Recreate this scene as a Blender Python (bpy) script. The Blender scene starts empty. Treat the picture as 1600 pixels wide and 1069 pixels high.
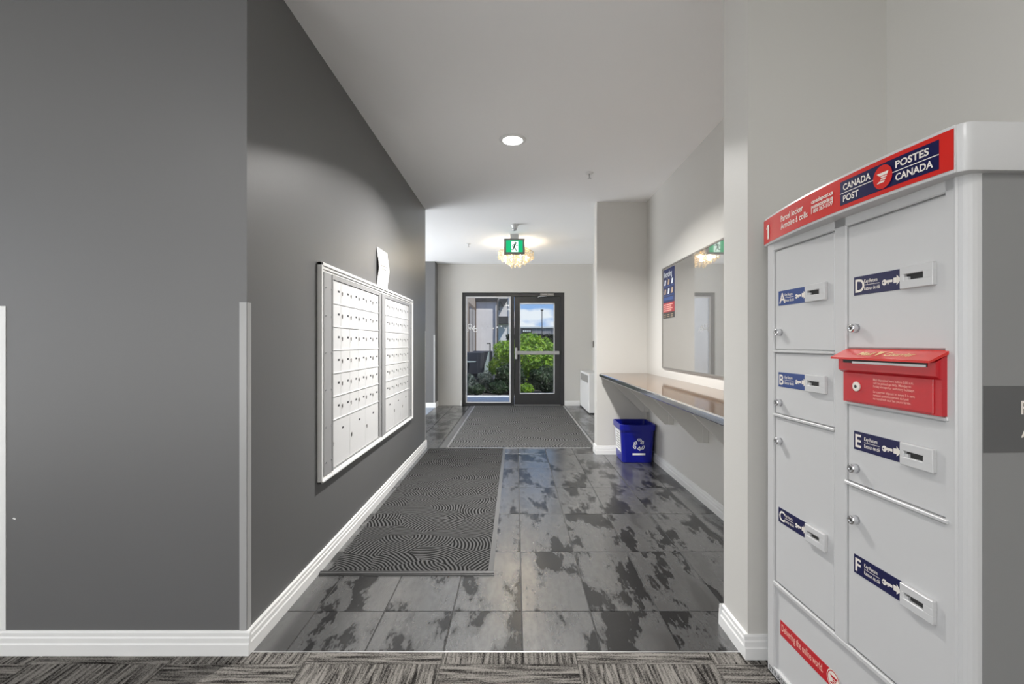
import bpy, math, random
from mathutils import Vector
R = math.radians
PI = math.pi
random.seed(11)
S = bpy.context.scene
COL = S.collection

# ---------------------------------------------------------------- camera, sky, sun, large lights, exposure
cam_d = bpy.data.cameras.new('camera')
cam_d.sensor_width = 36.0
cam_d.lens = 749.0 * 36.0 / 1600.0
cam_d.shift_x = -6.0 / 1600.0
cam_d.shift_y = 2.5 / 1600.0
cam_d.clip_start = 0.05
cam = bpy.data.objects.new('camera', cam_d)
COL.objects.link(cam)
cam.location = (0, 0, 1.2)
cam.rotation_euler = (R(90), 0, 0)
S.camera = cam
S.view_settings.view_transform = 'Standard'
S.view_settings.look = 'None'
S.view_settings.gamma = 1.0
S.view_settings.use_curve_mapping = False
S.view_settings.exposure = 0.38
S.cycles.use_denoising = True
S.cycles.max_bounces = 10
S.cycles.diffuse_bounces = 6
S.cycles.glossy_bounces = 5
S.cycles.transparent_max_bounces = 12
S.cycles.sample_clamp_indirect = 6.0
S.cycles.caustics_reflective = True
S.cycles.caustics_refractive = False

world = bpy.data.worlds.new('sky')
S.world = world
world.use_nodes = True
wn, wl = world.node_tree.nodes, world.node_tree.links
wn.clear()
w_out = wn.new('ShaderNodeOutputWorld')
w_bg = wn.new('ShaderNodeBackground')
w_bg.inputs['Strength'].default_value = 0.82
w_tc = wn.new('ShaderNodeTexCoord')
w_sep = wn.new('ShaderNodeSeparateXYZ')
wl.new(w_tc.outputs['Generated'], w_sep.inputs[0])
w_ramp = wn.new('ShaderNodeValToRGB')
w_ramp.color_ramp.elements[0].position = 0.0
w_ramp.color_ramp.elements[0].color = (0.36, 0.54, 0.87, 1)
w_ramp.color_ramp.elements[1].position = 0.45
w_ramp.color_ramp.elements[1].color = (0.13, 0.27, 0.62, 1)
_e = w_ramp.color_ramp.elements.new(0.10)
_e.color = (0.26, 0.45, 0.82, 1)
wl.new(w_sep.outputs['Z'], w_ramp.inputs[0])
w_map = wn.new('ShaderNodeMapping')
w_map.inputs['Scale'].default_value = (9.0, 9.0, 22.0)
w_map.inputs['Location'].default_value = (0.35, 0.0, 0.2)
wl.new(w_tc.outputs['Generated'], w_map.inputs[0])
w_noise = wn.new('ShaderNodeTexNoise')
w_noise.inputs['Scale'].default_value = 1.0
w_noise.inputs['Detail'].default_value = 6.0
wl.new(w_map.outputs[0], w_noise.inputs['Vector'])
w_cr = wn.new('ShaderNodeValToRGB')
w_cr.color_ramp.elements[0].position = 0.52
w_cr.color_ramp.elements[1].position = 0.62
w_mix = wn.new('ShaderNodeMix')
w_mix.data_type = 'RGBA'
w_bank = wn.new('ShaderNodeMath')
w_bank.operation = 'MULTIPLY_ADD'
wl.new(w_sep.outputs['Z'], w_bank.inputs[0])
w_bank.inputs[1].default_value = -5.0
w_bank.inputs[2].default_value = 0.27
w_sum = wn.new('ShaderNodeMath')
w_sum.operation = 'ADD'
wl.new(w_noise.outputs['Fac'], w_sum.inputs[0])
wl.new(w_bank.outputs[0], w_sum.inputs[1])
w_cl = wn.new('ShaderNodeMath')
w_cl.operation = 'MAXIMUM'
w_cl.inputs[1].default_value = 0.0
wl.new(w_sum.outputs[0], w_cl.inputs[0])
wl.new(w_cl.outputs[0], w_cr.inputs[0])
wl.new(w_cr.outputs['Color'], w_mix.inputs['Factor'])
wl.new(w_ramp.outputs['Color'], w_mix.inputs['A'])
w_mix.inputs['B'].default_value = (0.86, 0.90, 0.97, 1)
wl.new(w_mix.outputs['Result'], w_bg.inputs['Color'])
wl.new(w_bg.outputs[0], w_out.inputs['Surface'])


def lamp(name, kind, loc, energy, color=(1, 1, 1), aim=None, **kw):
    d = bpy.data.lights.new(name, kind)
    d.energy = energy
    d.color = color
    for k, v in kw.items():
        setattr(d, k, v)
    o = bpy.data.objects.new(name, d)
    o.location = loc
    if aim is not None:
        o.rotation_euler = Vector(aim).to_track_quat('-Z', 'Y').to_euler()
    COL.objects.link(o)
    return o


lamp('sun', 'SUN', (4, 4, 12), 3.6, (1.0, 0.96, 0.90), aim=(-0.46, 0.37, -0.81), angle=R(0.6))
# daylight through the lobby's tall window (left of the camera) and an added, unseen fill lamp behind the camera
lamp('lobby_side_window_daylight', 'AREA', (-4.3, -0.6, 1.3), 44, (1.0, 0.99, 0.97), aim=(1, 0.10, 0.30), shape='RECTANGLE', size=4.6, size_y=2.2)
lamp('lobby_back_fill', 'AREA', (-3.4, -4.3, 1.1), 66, (1.0, 0.99, 0.97), aim=(0.3, 1, 0.6), shape='RECTANGLE', size=1.9, size_y=2.2)
# daylight from the window at the end of the side corridor
lamp('corridor_window_daylight', 'AREA', (-3.85, 7.25, 1.3), 150, (0.95, 0.975, 1.0), aim=(1, 0.0, 0.25), shape='RECTANGLE', size=3.0, size_y=2.2)
# ceiling panels added as fill over the lobby (unseen, fixtures are built further down)
LOBBY_FILL_PANELS = [(-0.1, -0.35), (-2.2, -0.6), (-0.1, -2.6), (-2.2, -2.8)]
LOBBY_FILL_W = 6
DOWNLIGHT_W = 72
CHANDELIER_W = 105

# ---------------------------------------------------------------- materials
MATS = {}


def mat(name, color=(0.5, 0.5, 0.5), rough=0.5, metal=0.0, spec=0.5, emit=None, emit_s=0.0, coat=0.0, build=None):
    if name in MATS:
        return MATS[name]
    m = bpy.data.materials.new(name)
    m.use_nodes = True
    n, l = m.node_tree.nodes, m.node_tree.links
    b = n['Principled BSDF']
    c = tuple(color) + (1,)
    b.inputs['Base Color'].default_value = c
    b.inputs['Roughness'].default_value = rough
    b.inputs['Metallic'].default_value = metal
    b.inputs['Specular IOR Level'].default_value = spec
    b.inputs['Coat Weight'].default_value = coat
    b.inputs['Coat Roughness'].default_value = 0.05
    if emit:
        b.inputs['Emission Color'].default_value = tuple(emit) + (1,)
        b.inputs['Emission Strength'].default_value = emit_s
    if build:
        build(n, l, b)
    MATS[name] = m
    return m


def ramp(n, stops):
    r = n.new('ShaderNodeValToRGB')
    el = r.color_ramp.elements
    while len(el) > 1:
        el.remove(el[-1])
    el[0].position = stops[0][0]
    for i, (p, c) in enumerate(stops):
        e = el[0] if i == 0 else el.new(p)
        e.position = p
        e.color = (c, c, c, 1) if isinstance(c, (int, float)) else tuple(c) + (1,)
    return r


def noise(n, l, vec, scale, detail=2.0, rough=0.5, dist=0.0):
    t = n.new('ShaderNodeTexNoise')
    t.inputs['Scale'].default_value = scale
    t.inputs['Detail'].default_value = detail
    t.inputs['Roughness'].default_value = rough
    t.inputs['Distortion'].default_value = dist
    if vec is not None:
        l.new(vec, t.inputs['Vector'])
    return t


def mapping(n, l, vec, scale=(1, 1, 1), loc=(0, 0, 0)):
    m = n.new('ShaderNodeMapping')
    m.inputs['Scale'].default_value = scale
    m.inputs['Location'].default_value = loc
    l.new(vec, m.inputs['Vector'])
    return m.outputs[0]


def bump(n, l, b, h, strength=0.2, dist=0.01):
    k = n.new('ShaderNodeBump')
    k.inputs['Strength'].default_value = strength
    k.inputs['Distance'].default_value = dist
    l.new(h, k.inputs['Height'])
    l.new(k.outputs[0], b.inputs['Normal'])


def math_node(n, l, op, a, b=None):
    k = n.new('ShaderNodeMath')
    k.operation = op
    for i, v in enumerate((a, b)):
        if v is None:
            continue
        if isinstance(v, (int, float)):
            k.inputs[i].default_value = v
        else:
            l.new(v, k.inputs[i])
    return k.outputs[0]


def paint(scale=90.0, strength=0.06):
    def f(n, l, b):
        g = n.new('ShaderNodeTexCoord')
        t = noise(n, l, g.outputs['Object'], scale, 3.0)
        bump(n, l, b, t.outputs['Fac'], strength, 0.004)
    return f


def tile_nodes(n, l, b):
    g = n.new('ShaderNodeTexCoord')
    oi = n.new('ShaderNodeObjectInfo')
    off = n.new('ShaderNodeVectorMath')
    off.operation = 'SCALE'
    off.inputs[0].default_value = (37.0, 61.0, 0.0)
    l.new(oi.outputs['Random'], off.inputs['Scale'])
    add = n.new('ShaderNodeVectorMath')
    add.operation = 'ADD'
    l.new(g.outputs['Object'], add.inputs[0])
    l.new(off.outputs[0], add.inputs[1])
    v1 = mapping(n, l, add.outputs[0], (5.5, 1.7, 1.0))
    big = noise(n, l, v1, 1.0, 9.0, 0.66, 0.0)
    v2 = mapping(n, l, add.outputs[0], (30.0, 16.0, 1.0))
    fine = noise(n, l, v2, 1.0, 5.0, 0.7)
    s = math_node(n, l, 'ADD', math_node(n, l, 'MULTIPLY', big.outputs['Fac'], 0.90),
                  math_node(n, l, 'MULTIPLY', fine.outputs['Fac'], 0.10))
    f = ramp(n, [(0.45, 0.0), (0.49, 0.75), (0.60, 1.0)])
    l.new(s, f.inputs[0])
    c = ramp(n, [(0.0, (0.016, 0.016, 0.0165)), (1.0, (0.235, 0.235, 0.235))])
    l.new(f.outputs[0], c.inputs[0])
    l.new(c.outputs[0], b.inputs['Base Color'])
    r = ramp(n, [(0.0, 0.27), (1.0, 0.25)])
    l.new(f.outputs[0], r.inputs[0])
    l.new(r.outputs[0], b.inputs['Roughness'])
    mt = ramp(n, [(0.0, 0.0), (1.0, 0.85)])
    l.new(f.outputs[0], mt.inputs[0])
    l.new(mt.outputs[0], b.inputs['Metallic'])


def carpet_nodes(dark, light):
    def f(n, l, b):
        g = n.new('ShaderNodeTexCoord')
        oi = n.new('ShaderNodeObjectInfo')
        off = n.new('ShaderNodeVectorMath')
        off.operation = 'SCALE'
        off.inputs[0].default_value = (23.0, 41.0, 0.0)
        l.new(oi.outputs['Random'], off.inputs['Scale'])
        add = n.new('ShaderNodeVectorMath')
        add.operation = 'ADD'
        l.new(g.outputs['Object'], add.inputs[0])
        l.new(off.outputs[0], add.inputs[1])
        st = noise(n, l, mapping(n, l, add.outputs[0], (75.0, 5.0, 1.0)), 1.0, 3.0, 0.6, 0.3)
        fz = noise(n, l, mapping(n, l, add.outputs[0], (260.0, 150.0, 1.0)), 1.0, 2.0)
        s = math_node(n, l, 'ADD', math_node(n, l, 'MULTIPLY', st.outputs['Fac'], 0.66),
                      math_node(n, l, 'MULTIPLY', fz.outputs['Fac'], 0.34))
        c = ramp(n, [(0.41, dark), (0.50, tuple((a + q) / 2 for a, q in zip(dark, light))), (0.58, light)])
        l.new(s, c.inputs[0])
        l.new(c.outputs[0], b.inputs['Base Color'])
        bump(n, l, b, s, 0.8, 0.01)
    return f


def mat_ridges(scale, line, lo, hi, reach=0.24):
    """ribbed arcs in random patches, like a moulded scraper mat"""
    def f(n, l, b):
        g = n.new('ShaderNodeTexCoord')
        nz = noise(n, l, g.outputs['Object'], 5.0, 1.0)
        dis = n.new('ShaderNodeVectorMath')
        dis.operation = 'MULTIPLY_ADD'
        l.new(nz.outputs['Color'], dis.inputs[0])
        dis.inputs[1].default_value = (0.05, 0.05, 0.0)
        l.new(g.outputs['Object'], dis.inputs[2])
        v = n.new('ShaderNodeTexVoronoi')
        v.voronoi_dimensions = '2D'
        v.inputs['Scale'].default_value = scale
        l.new(mapping(n, l, dis.outputs[0], (0.8, 1.25, 1.0)), v.inputs['Vector'])
        sp = n.new('ShaderNodeSeparateColor')
        l.new(v.outputs['Color'], sp.inputs[0])
        ang = math_node(n, l, 'MULTIPLY', sp.outputs[0], 2 * PI)
        cen = n.new('ShaderNodeCombineXYZ')
        l.new(math_node(n, l, 'MULTIPLY', math_node(n, l, 'COSINE', ang), reach), cen.inputs[0])
        l.new(math_node(n, l, 'MULTIPLY', math_node(n, l, 'SINE', ang), reach), cen.inputs[1])
        vp = n.new('ShaderNodeVectorMath')
        vp.operation = 'MULTIPLY_ADD'
        l.new(v.outputs['Position'], vp.inputs[0])
        vp.inputs[1].default_value = (1.0 / 0.8, 1.0 / 1.25, 0.0)
        l.new(cen.outputs[0], vp.inputs[2])
        d = n.new('ShaderNodeVectorMath')
        d.operation = 'DISTANCE'
        fl = n.new('ShaderNodeVectorMath')
        fl.operation = 'MULTIPLY'
        fl.inputs[1].default_value = (1, 1, 0)
        l.new(dis.outputs[0], fl.inputs[0])
        l.new(fl.outputs[0], d.inputs[0])
        l.new(vp.outputs[0], d.inputs[1])
        sn = math_node(n, l, 'SINE', math_node(n, l, 'MULTIPLY', d.outputs['Value'], 2 * PI / line))
        h = math_node(n, l, 'ADD', math_node(n, l, 'MULTIPLY', sn, 0.5), 0.5)
        fz = noise(n, l, g.outputs['Object'], 420.0, 2.0)
        hh = math_node(n, l, 'ADD', h, math_node(n, l, 'MULTIPLY', math_node(n, l, 'SUBTRACT', fz.outputs['Fac'], 0.5), 0.7))
        c = ramp(n, [(0.25, lo), (0.8, hi)])
        l.new(hh, c.inputs[0])
        l.new(c.outputs[0], b.inputs['Base Color'])
        bump(n, l, b, h, 0.7, 0.006)
    return f


def leaf_nodes(c0, c1, c2, scale):
    def f(n, l, b):
        g = n.new('ShaderNodeTexCoord')
        t = noise(n, l, g.outputs['Object'], scale, 3.0)
        c = ramp(n, [(0.3, c0), (0.5, c1), (0.7, c2)])
        l.new(t.outputs['Fac'], c.inputs[0])
        l.new(c.outputs[0], b.inputs['Base Color'])
        b.inputs['Subsurface Weight'].default_value = 0.0
        tr = n.new('ShaderNodeBsdfTranslucent')
        l.new(c.outputs[0], tr.inputs['Color'])
        mx = n.new('ShaderNodeMixShader')
        mx.inputs[0].default_value = 0.35
        out = n['Material Output']
        l.new(b.outputs[0], mx.inputs[1])
        l.new(tr.outputs[0], mx.inputs[2])
        l.new(mx.outputs[0], out.inputs['Surface'])
    return f


def mottled(c0, c1, scale, detail=4.0, stretch=(1, 1, 1), lo=0.35, hi=0.65):
    def f(n, l, b):
        g = n.new('ShaderNodeTexCoord')
        t = noise(n, l, mapping(n, l, g.outputs['Object'], stretch), scale, detail, 0.6)
        c = ramp(n, [(lo, c0), (hi, c1)])
        l.new(t.outputs['Fac'], c.inputs[0])
        l.new(c.outputs[0], b.inputs['Base Color'])
    return f


def glass_nodes(tint, refl_rough=0.0):
    def f(n, l, b):
        out = n['Material Output']
        tr = n.new('ShaderNodeBsdfTransparent')
        tr.inputs['Color'].default_value = tuple(tint) + (1,)
        gl = n.new('ShaderNodeBsdfGlossy')
        gl.inputs['Roughness'].default_value = refl_rough
        fr = n.new('ShaderNodeFresnel')
        fr.inputs['IOR'].default_value = 1.45
        mx = n.new('ShaderNodeMixShader')
        l.new(fr.outputs[0], mx.inputs[0])
        l.new(tr.outputs[0], mx.inputs[1])
        l.new(gl.outputs[0], mx.inputs[2])
        l.new(mx.outputs[0], out.inputs['Surface'])
        n.remove(b)
    return f


GREIGE = mat('greige_paint', (0.61, 0.598, 0.568), 0.45, spec=0.35, build=paint())
DARK = mat('charcoal_paint', (0.13, 0.13, 0.131), 0.42, spec=0.6, build=paint(60, 0.05))
CEIL = mat('ceiling_paint', (0.92, 0.92, 0.92), 0.85, spec=0.2, build=paint(140, 0.05))
WHITE = mat('white_trim_paint', (0.80, 0.80, 0.79), 0.35)
GUARD = mat('clear_vinyl_guard', (0.40, 0.40, 0.40), 0.3)
TILE = mat('mottled_porcelain', rough=0.3, build=tile_nodes)
GROUT = mat('grout', (0.045, 0.045, 0.045), 0.85)
CARPET = mat('loop_carpet', rough=0.95, spec=0.1, build=carpet_nodes((0.018, 0.016, 0.015), (0.26, 0.245, 0.225)))
SIDECARPET = mat('pale_blue_carpet', rough=0.9, spec=0.1, build=mottled((0.25, 0.29, 0.36), (0.36, 0.40, 0.47), 60))
RUNNER = mat('ribbed_runner', rough=0.85, spec=0.15, build=mat_ridges(5.6, 0.021, (0.004, 0.004, 0.004), (0.095, 0.095, 0.095)))
ENTMAT = mat('ribbed_entrance_mat', rough=0.85, spec=0.2, build=mat_ridges(4.5, 0.032, (0.016, 0.016, 0.016), (0.21, 0.21, 0.208)))
RUBBER = mat('black_rubber', (0.012, 0.012, 0.012), 0.5)
GREYVINYL = mat('grey_vinyl_edge', (0.115, 0.115, 0.115), 0.35)
ALU = mat('brushed_aluminium', (0.62, 0.62, 0.63), 0.32, metal=0.85)
CHROME = mat('chrome', (0.80, 0.80, 0.82), 0.12, metal=1.0)
CHARCOAL = mat('charcoal_aluminium', (0.036, 0.036, 0.038), 0.4, spec=0.5)
GLASS = mat('clear_glass', build=glass_nodes((0.95, 0.97, 0.97)))
BEAD = mat('pale_glazing_bead', (0.72, 0.72, 0.73), 0.4)
BOXDOOR = mat('mailbox_door_enamel', (0.68, 0.68, 0.68), 0.3)
BOXFRAME = mat('mailbox_frame_aluminium', (0.42, 0.42, 0.425), 0.4, metal=0.35)
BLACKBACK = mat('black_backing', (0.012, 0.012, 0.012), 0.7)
INK = mat('dark_ink', (0.05, 0.05, 0.055), 0.5)
PAPER = mat('white_paper', (0.80, 0.80, 0.80), 0.3)
LOCKER = mat('locker_enamel', (0.58, 0.58, 0.58), 0.28)
RED = mat('post_red', (0.62, 0.022, 0.016), 0.28)
DEEPRED = mat('post_red_gloss', (0.52, 0.014, 0.022), 0.16)
NAVY = mat('post_navy', (0.006, 0.007, 0.062), 0.3)
NAVY_SHEEN = mat('post_navy_sheen', (0.025, 0.060, 0.22), 0.3)  # post navy lightened, a reflection put into the colour
CREAM = mat('cream_print', (0.82, 0.77, 0.70), 0.5)
PINKINK = mat('pale_red_print', (0.85, 0.45, 0.38), 0.5)
ORANGEINK = mat('gold_print', (0.86, 0.62, 0.30), 0.4)
SLOTDARK = mat('slot_dark', (0.03, 0.03, 0.03), 0.5)
GREYSIGN = mat('grey_sign_print', (0.105, 0.105, 0.105), 0.5)
def board_nodes(n, l, b):
    b.inputs['Metallic'].default_value = 0.6
    b.inputs['Coat Weight'].default_value = 1.0
    b.inputs['Coat Roughness'].default_value = 0.0
    b.inputs['Coat IOR'].default_value = 2.0


BOARD = mat('gloss_whiteboard', (0.36, 0.357, 0.345), 0.04, build=board_nodes)
COUNTER = mat('brown_laminate', rough=0.06, spec=0.5, build=mottled((0.050, 0.024, 0.009), (0.19, 0.095, 0.036), 55, 8.0))
BLUE = mat('blue_plastic', (0.002, 0.006, 0.23), 0.3)
GOLD = mat('gold_metal', (0.75, 0.52, 0.22), 0.2, metal=1.0)
BULB = mat('warm_bulb', (1, 1, 1), emit=(1.0, 0.78, 0.48), emit_s=30)
LEDW = mat('led_lens', (1, 1, 1), emit=(1, 0.99, 0.97), emit_s=9)
EXITG = mat('exit_green', (0.0, 0.3, 0.12), 0.4, emit=(0.0, 0.42, 0.16), emit_s=0.8)
EXITW = mat('exit_white', (0.8, 0.9, 0.85), 0.4, emit=(0.72, 1.0, 0.86), emit_s=0.9)
EXITD = mat('exit_figure', (0.01, 0.09, 0.045), 0.5)
SIGNBODY = mat('sign_housing', (0.26, 0.25, 0.235), 0.35, metal=0.5)
ENDGREY = mat('grey_end_gloss', (0.24, 0.24, 0.24), 0.14, spec=0.5)
HEATW = mat('heater_enamel', (0.78, 0.78, 0.78), 0.4)


def crystal_nodes(n, l, b):
    b.inputs['Base Color'].default_value = (1.0, 0.93, 0.80, 1)
    b.inputs['Roughness'].default_value = 0.08
    b.inputs['Transmission Weight'].default_value = 0.45
    tr = n.new('ShaderNodeBsdfTranslucent')
    tr.inputs['Color'].default_value = (1.0, 0.90, 0.72, 1)
    mx = n.new('ShaderNodeMixShader')
    mx.inputs[0].default_value = 0.6
    out = n['Material Output']
    l.new(b.outputs[0], mx.inputs[1])
    l.new(tr.outputs[0], mx.inputs[2])
    l.new(mx.outputs[0], out.inputs['Surface'])


CRYSTAL = mat('crystal', build=crystal_nodes)
CONCRETE = mat('pale_concrete', rough=0.9, build=mottled((0.62, 0.62, 0.63), (0.76, 0.76, 0.77), 6))
SOIL = mat('dark_mulch', rough=1.0, build=mottled((0.018, 0.016, 0.014), (0.07, 0.06, 0.055), 14, 6))
LAWN = mat('lawn', rough=1.0, build=mottled((0.03, 0.06, 0.015), (0.08, 0.13, 0.03), 3, 6))
STUCCO = mat('pink_white_stucco', rough=0.9, build=mottled((0.76, 0.72, 0.71), (0.84, 0.80, 0.79), 2.2, 5))
STUCCO2 = mat('cream_stucco', rough=0.9, build=mottled((0.76, 0.72, 0.70), (0.84, 0.80, 0.78), 2.0, 5))
TAUPE = mat('taupe_siding', (0.17, 0.125, 0.095), 0.8)
BEIGE = mat('beige_siding', (0.42, 0.34, 0.28), 0.8)
DARKTRIM = mat('dark_fascia', (0.055, 0.05, 0.048), 0.6)
DARKGLASS = mat('dark_window', (0.035, 0.03, 0.032), 0.1)
WICKER = mat('dark_wicker', (0.030, 0.033, 0.048), 0.6)
FARGREY = mat('far_metal_wall', rough=0.8, build=mottled((0.24, 0.225, 0.25), (0.31, 0.295, 0.32), 0.6, 2, (6, 6, 0.1)))
POLE = mat('black_pole', (0.02, 0.02, 0.024), 0.5)
LIME = mat('lime_leaves', rough=0.45, build=leaf_nodes((0.05, 0.12, 0.01), (0.22, 0.40, 0.02), (0.48, 0.62, 0.06), 6.0))
DEEP = mat('deep_green_leaves', rough=0.45, build=leaf_nodes((0.012, 0.03, 0.012), (0.03, 0.065, 0.022), (0.08, 0.13, 0.05), 4.0))
GREYLEAF = mat('grey_green_leaves', rough=0.45, build=leaf_nodes((0.03, 0.045, 0.04), (0.10, 0.13, 0.11), (0.34, 0.38, 0.34), 7.0))
HEDGE = mat('hedge_leaves', rough=0.5, build=leaf_nodes((0.008, 0.014, 0.008), (0.02, 0.034, 0.016), (0.05, 0.07, 0.04), 1.5))
BARK = mat('bark', (0.05, 0.035, 0.025), 0.9)
TEAL = mat('pale_teal_glass_panel', (0.42, 0.50, 0.49), 0.15)
PBLUE = mat('poster_blue', (0.006, 0.015, 0.085), 0.35)
PMID = mat('poster_mid_blue', (0.02, 0.065, 0.23), 0.35)
PTAN = mat('poster_photo_tan', (0.45, 0.33, 0.22), 0.4)
PRED = mat('poster_red', (0.32, 0.012, 0.022), 0.35)
PBLACK = mat('poster_black', (0.012, 0.012, 0.014), 0.35)
PWHITE = mat('poster_white', (0.62, 0.66, 0.70), 0.4)

# ---------------------------------------------------------------- mesh helpers
FRAME = {}


class MB:
    def __init__(self):
        self.v, self.f, self.m, self.s, self.mats = [], [], [], [], []

    def mi(self, m):
        if m not in self.mats:
            self.mats.append(m)
        return self.mats.index(m)

    def add(self, vs, fs, m, smooth=False):
        b = len(self.v)
        k = self.mi(m)
        self.v += [tuple(p) for p in vs]
        for f in fs:
            self.f.append(tuple(b + i for i in f))
            self.m.append(k)
            self.s.append(smooth)
        return self

    def box(self, x0, x1, y0, y1, z0, z1, m):
        vs = [(x, y, z) for z in (z0, z1) for y in (y0, y1) for x in (x0, x1)]
        fs = [(0, 2, 3, 1), (4, 5, 7, 6), (0, 1, 5, 4), (1, 3, 7, 5), (3, 2, 6, 7), (2, 0, 4, 6)]
        return self.add(vs, fs, m)

    def cbox(self, x0, x1, y0, y1, z0, z1, c, m):
        """box with every edge chamfered by c"""
        vs, idx = [], {}
        X, Y, Z = (x0, x1), (y0, y1), (z0, z1)
        for i in (0, 1):
            for j in (0, 1):
                for k in (0, 1):
                    dx, dy, dz = (c, -c)[i], (c, -c)[j], (c, -c)[k]
                    idx[i, j, k, 'x'] = len(vs); vs.append((X[i], Y[j] + dy, Z[k] + dz))
                    idx[i, j, k, 'y'] = len(vs); vs.append((X[i] + dx, Y[j], Z[k] + dz))
                    idx[i, j, k, 'z'] = len(vs); vs.append((X[i] + dx, Y[j] + dy, Z[k]))
        fs = []
        ctr = ((x0 + x1) / 2, (y0 + y1) / 2, (z0 + z1) / 2)

        def face(ids):
            a = Vector(vs[ids[0]]); b = Vector(vs[ids[1]]); d = Vector(vs[ids[2]])
            nn = (b - a).cross(d - a)
            mid = sum((Vector(vs[q]) for q in ids), Vector()) / len(ids)
            fs.append(tuple(ids) if nn.dot(mid - Vector(ctr)) > 0 else tuple(reversed(ids)))
        ring = [(0, 0), (1, 0), (1, 1), (0, 1)]
        for s in (0, 1):
            face([idx[s, a, b, 'x'] for a, b in ring])
            face([idx[a, s, b, 'y'] for a, b in ring])
            face([idx[a, b, s, 'z'] for a, b in ring])
        for a in (0, 1):
            for b in (0, 1):
                face([idx[0, a, b, 'y'], idx[1, a, b, 'y'], idx[1, a, b, 'z'], idx[0, a, b, 'z']])
                face([idx[a, 0, b, 'x'], idx[a, 1, b, 'x'], idx[a, 1, b, 'z'], idx[a, 0, b, 'z']])
                face([idx[a, b, 0, 'x'], idx[a, b, 1, 'x'], idx[a, b, 1, 'y'], idx[a, b, 0, 'y']])
        for i in (0, 1):
            for j in (0, 1):
                for k in (0, 1):
                    face([idx[i, j, k, 'x'], idx[i, j, k, 'y'], idx[i, j, k, 'z']])
        return self.add(vs, fs, m)

    def prism(self, poly, a0, a1, axis, m, smooth=False):
        """poly: 2D points; extruded along axis. axis x: (y,z); y: (x,z); z: (x,y)"""
        def p3(p, a):
            if axis == 'x':
                return (a, p[0], p[1])
            if axis == 'y':
                return (p[0], a, p[1])
            return (p[0], p[1], a)
        n = len(poly)
        area = sum(poly[i][0] * poly[(i + 1) % n][1] - poly[(i + 1) % n][0] * poly[i][1] for i in range(n))
        flip = (area < 0) != (axis == 'y')
        vs = [p3(p, a0) for p in poly] + [p3(p, a1) for p in poly]
        fs = [tuple(reversed(range(n))), tuple(range(n, 2 * n))]
        sides = [(i, (i + 1) % n, n + (i + 1) % n, n + i) for i in range(n)]
        if flip:
            fs = [tuple(reversed(q)) for q in fs]
            sides = [tuple(reversed(q)) for q in sides]
        self.add(vs, fs, m)
        b = len(self.v) - 2 * n
        k = self.mi(m)
        for q in sides:
            self.f.append(tuple(b + i for i in q)); self.m.append(k); self.s.append(smooth)
        return self

    def lathe(self, prof, c, m, seg=16, axis='z', smooth=True):
        """prof: (r, h) along axis from c"""
        vs, fs = [], []
        for r, h in prof:
            for i in range(seg):
                a = 2 * PI * i / seg
                p = (r * math.cos(a), r * math.sin(a), h)
                if axis == 'x':
                    p = (h, p[0], p[1])
                elif axis == 'y':
                    p = (p[1], h, p[0])
                vs.append((c[0] + p[0], c[1] + p[1], c[2] + p[2]))
        for j in range(len(prof) - 1):
            for i in range(seg):
                k = (i + 1) % seg
                fs.append((j * seg + i, j * seg + k, (j + 1) * seg + k, (j + 1) * seg + i))
        self.add(vs, fs, m, smooth)
        b = len(self.v) - len(vs)
        k = self.mi(m)
        self.f.append(tuple(b + i for i in reversed(range(seg)))); self.m.append(k); self.s.append(False)
        self.f.append(tuple(b + (len(prof) - 1) * seg + i for i in range(seg))); self.m.append(k); self.s.append(False)
        return self

    def tube(self, pts, r, m, seg=6):
        vs, fs = [], []
        P = [Vector(p) for p in pts]
        for i, p in enumerate(P):
            d = (P[min(i + 1, len(P) - 1)] - P[max(i - 1, 0)]).normalized()
            u = d.cross(Vector((0, 0, 1)))
            if u.length < 1e-3:
                u = d.cross(Vector((0, 1, 0)))
            u.normalize()
            w = d.cross(u)
            rr = r[i] if isinstance(r, (list, tuple)) else r
            for k in range(seg):
                a = 2 * PI * k / seg
                vs.append(p + u * (rr * math.cos(a)) + w * (rr * math.sin(a)))
        for i in range(len(P) - 1):
            for k in range(seg):
                q = (k + 1) % seg
                fs.append((i * seg + k, (i + 1) * seg + k, (i + 1) * seg + q, i * seg + q))
        fs.append(tuple(range(seg)))
        fs.append(tuple((len(P) - 1) * seg + k for k in reversed(range(seg))))
        return self.add(vs, fs, m, True)

    def flat(self, polys, fn, m):
        """2D polygons laid onto a surface through fn(x, y) -> xyz"""
        for poly in polys:
            self.add([fn(*p) for p in poly], [tuple(range(len(poly)))], m)
        return self

    def mesh(self, name, ctr):
        me = bpy.data.meshes.new(name)
        me.from_pydata([(x - ctr[0], y - ctr[1], z - ctr[2]) for x, y, z in self.v], [], self.f)
        for q in self.mats:
            me.materials.append(q)
        me.polygons.foreach_set('material_index', self.m)
        me.polygons.foreach_set('use_smooth', self.s)
        me.update()
        return me

    def build(self, name, parent=None, kind=None, origin=None, fix=False):
        if origin is None:
            xs, ys, zs = zip(*self.v)
            origin = ((min(xs) + max(xs)) / 2, (min(ys) + max(ys)) / 2, min(zs))
        me = self.mesh(name, origin)
        o = bpy.data.objects.new(name, me)
        COL.objects.link(o)
        base = FRAME.get(parent.name, Vector()) if parent else Vector()
        o.location = Vector(origin) - base
        o.parent = parent
        FRAME[o.name] = Vector(origin)
        if kind:
            o['kind'] = kind
        return o


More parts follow.
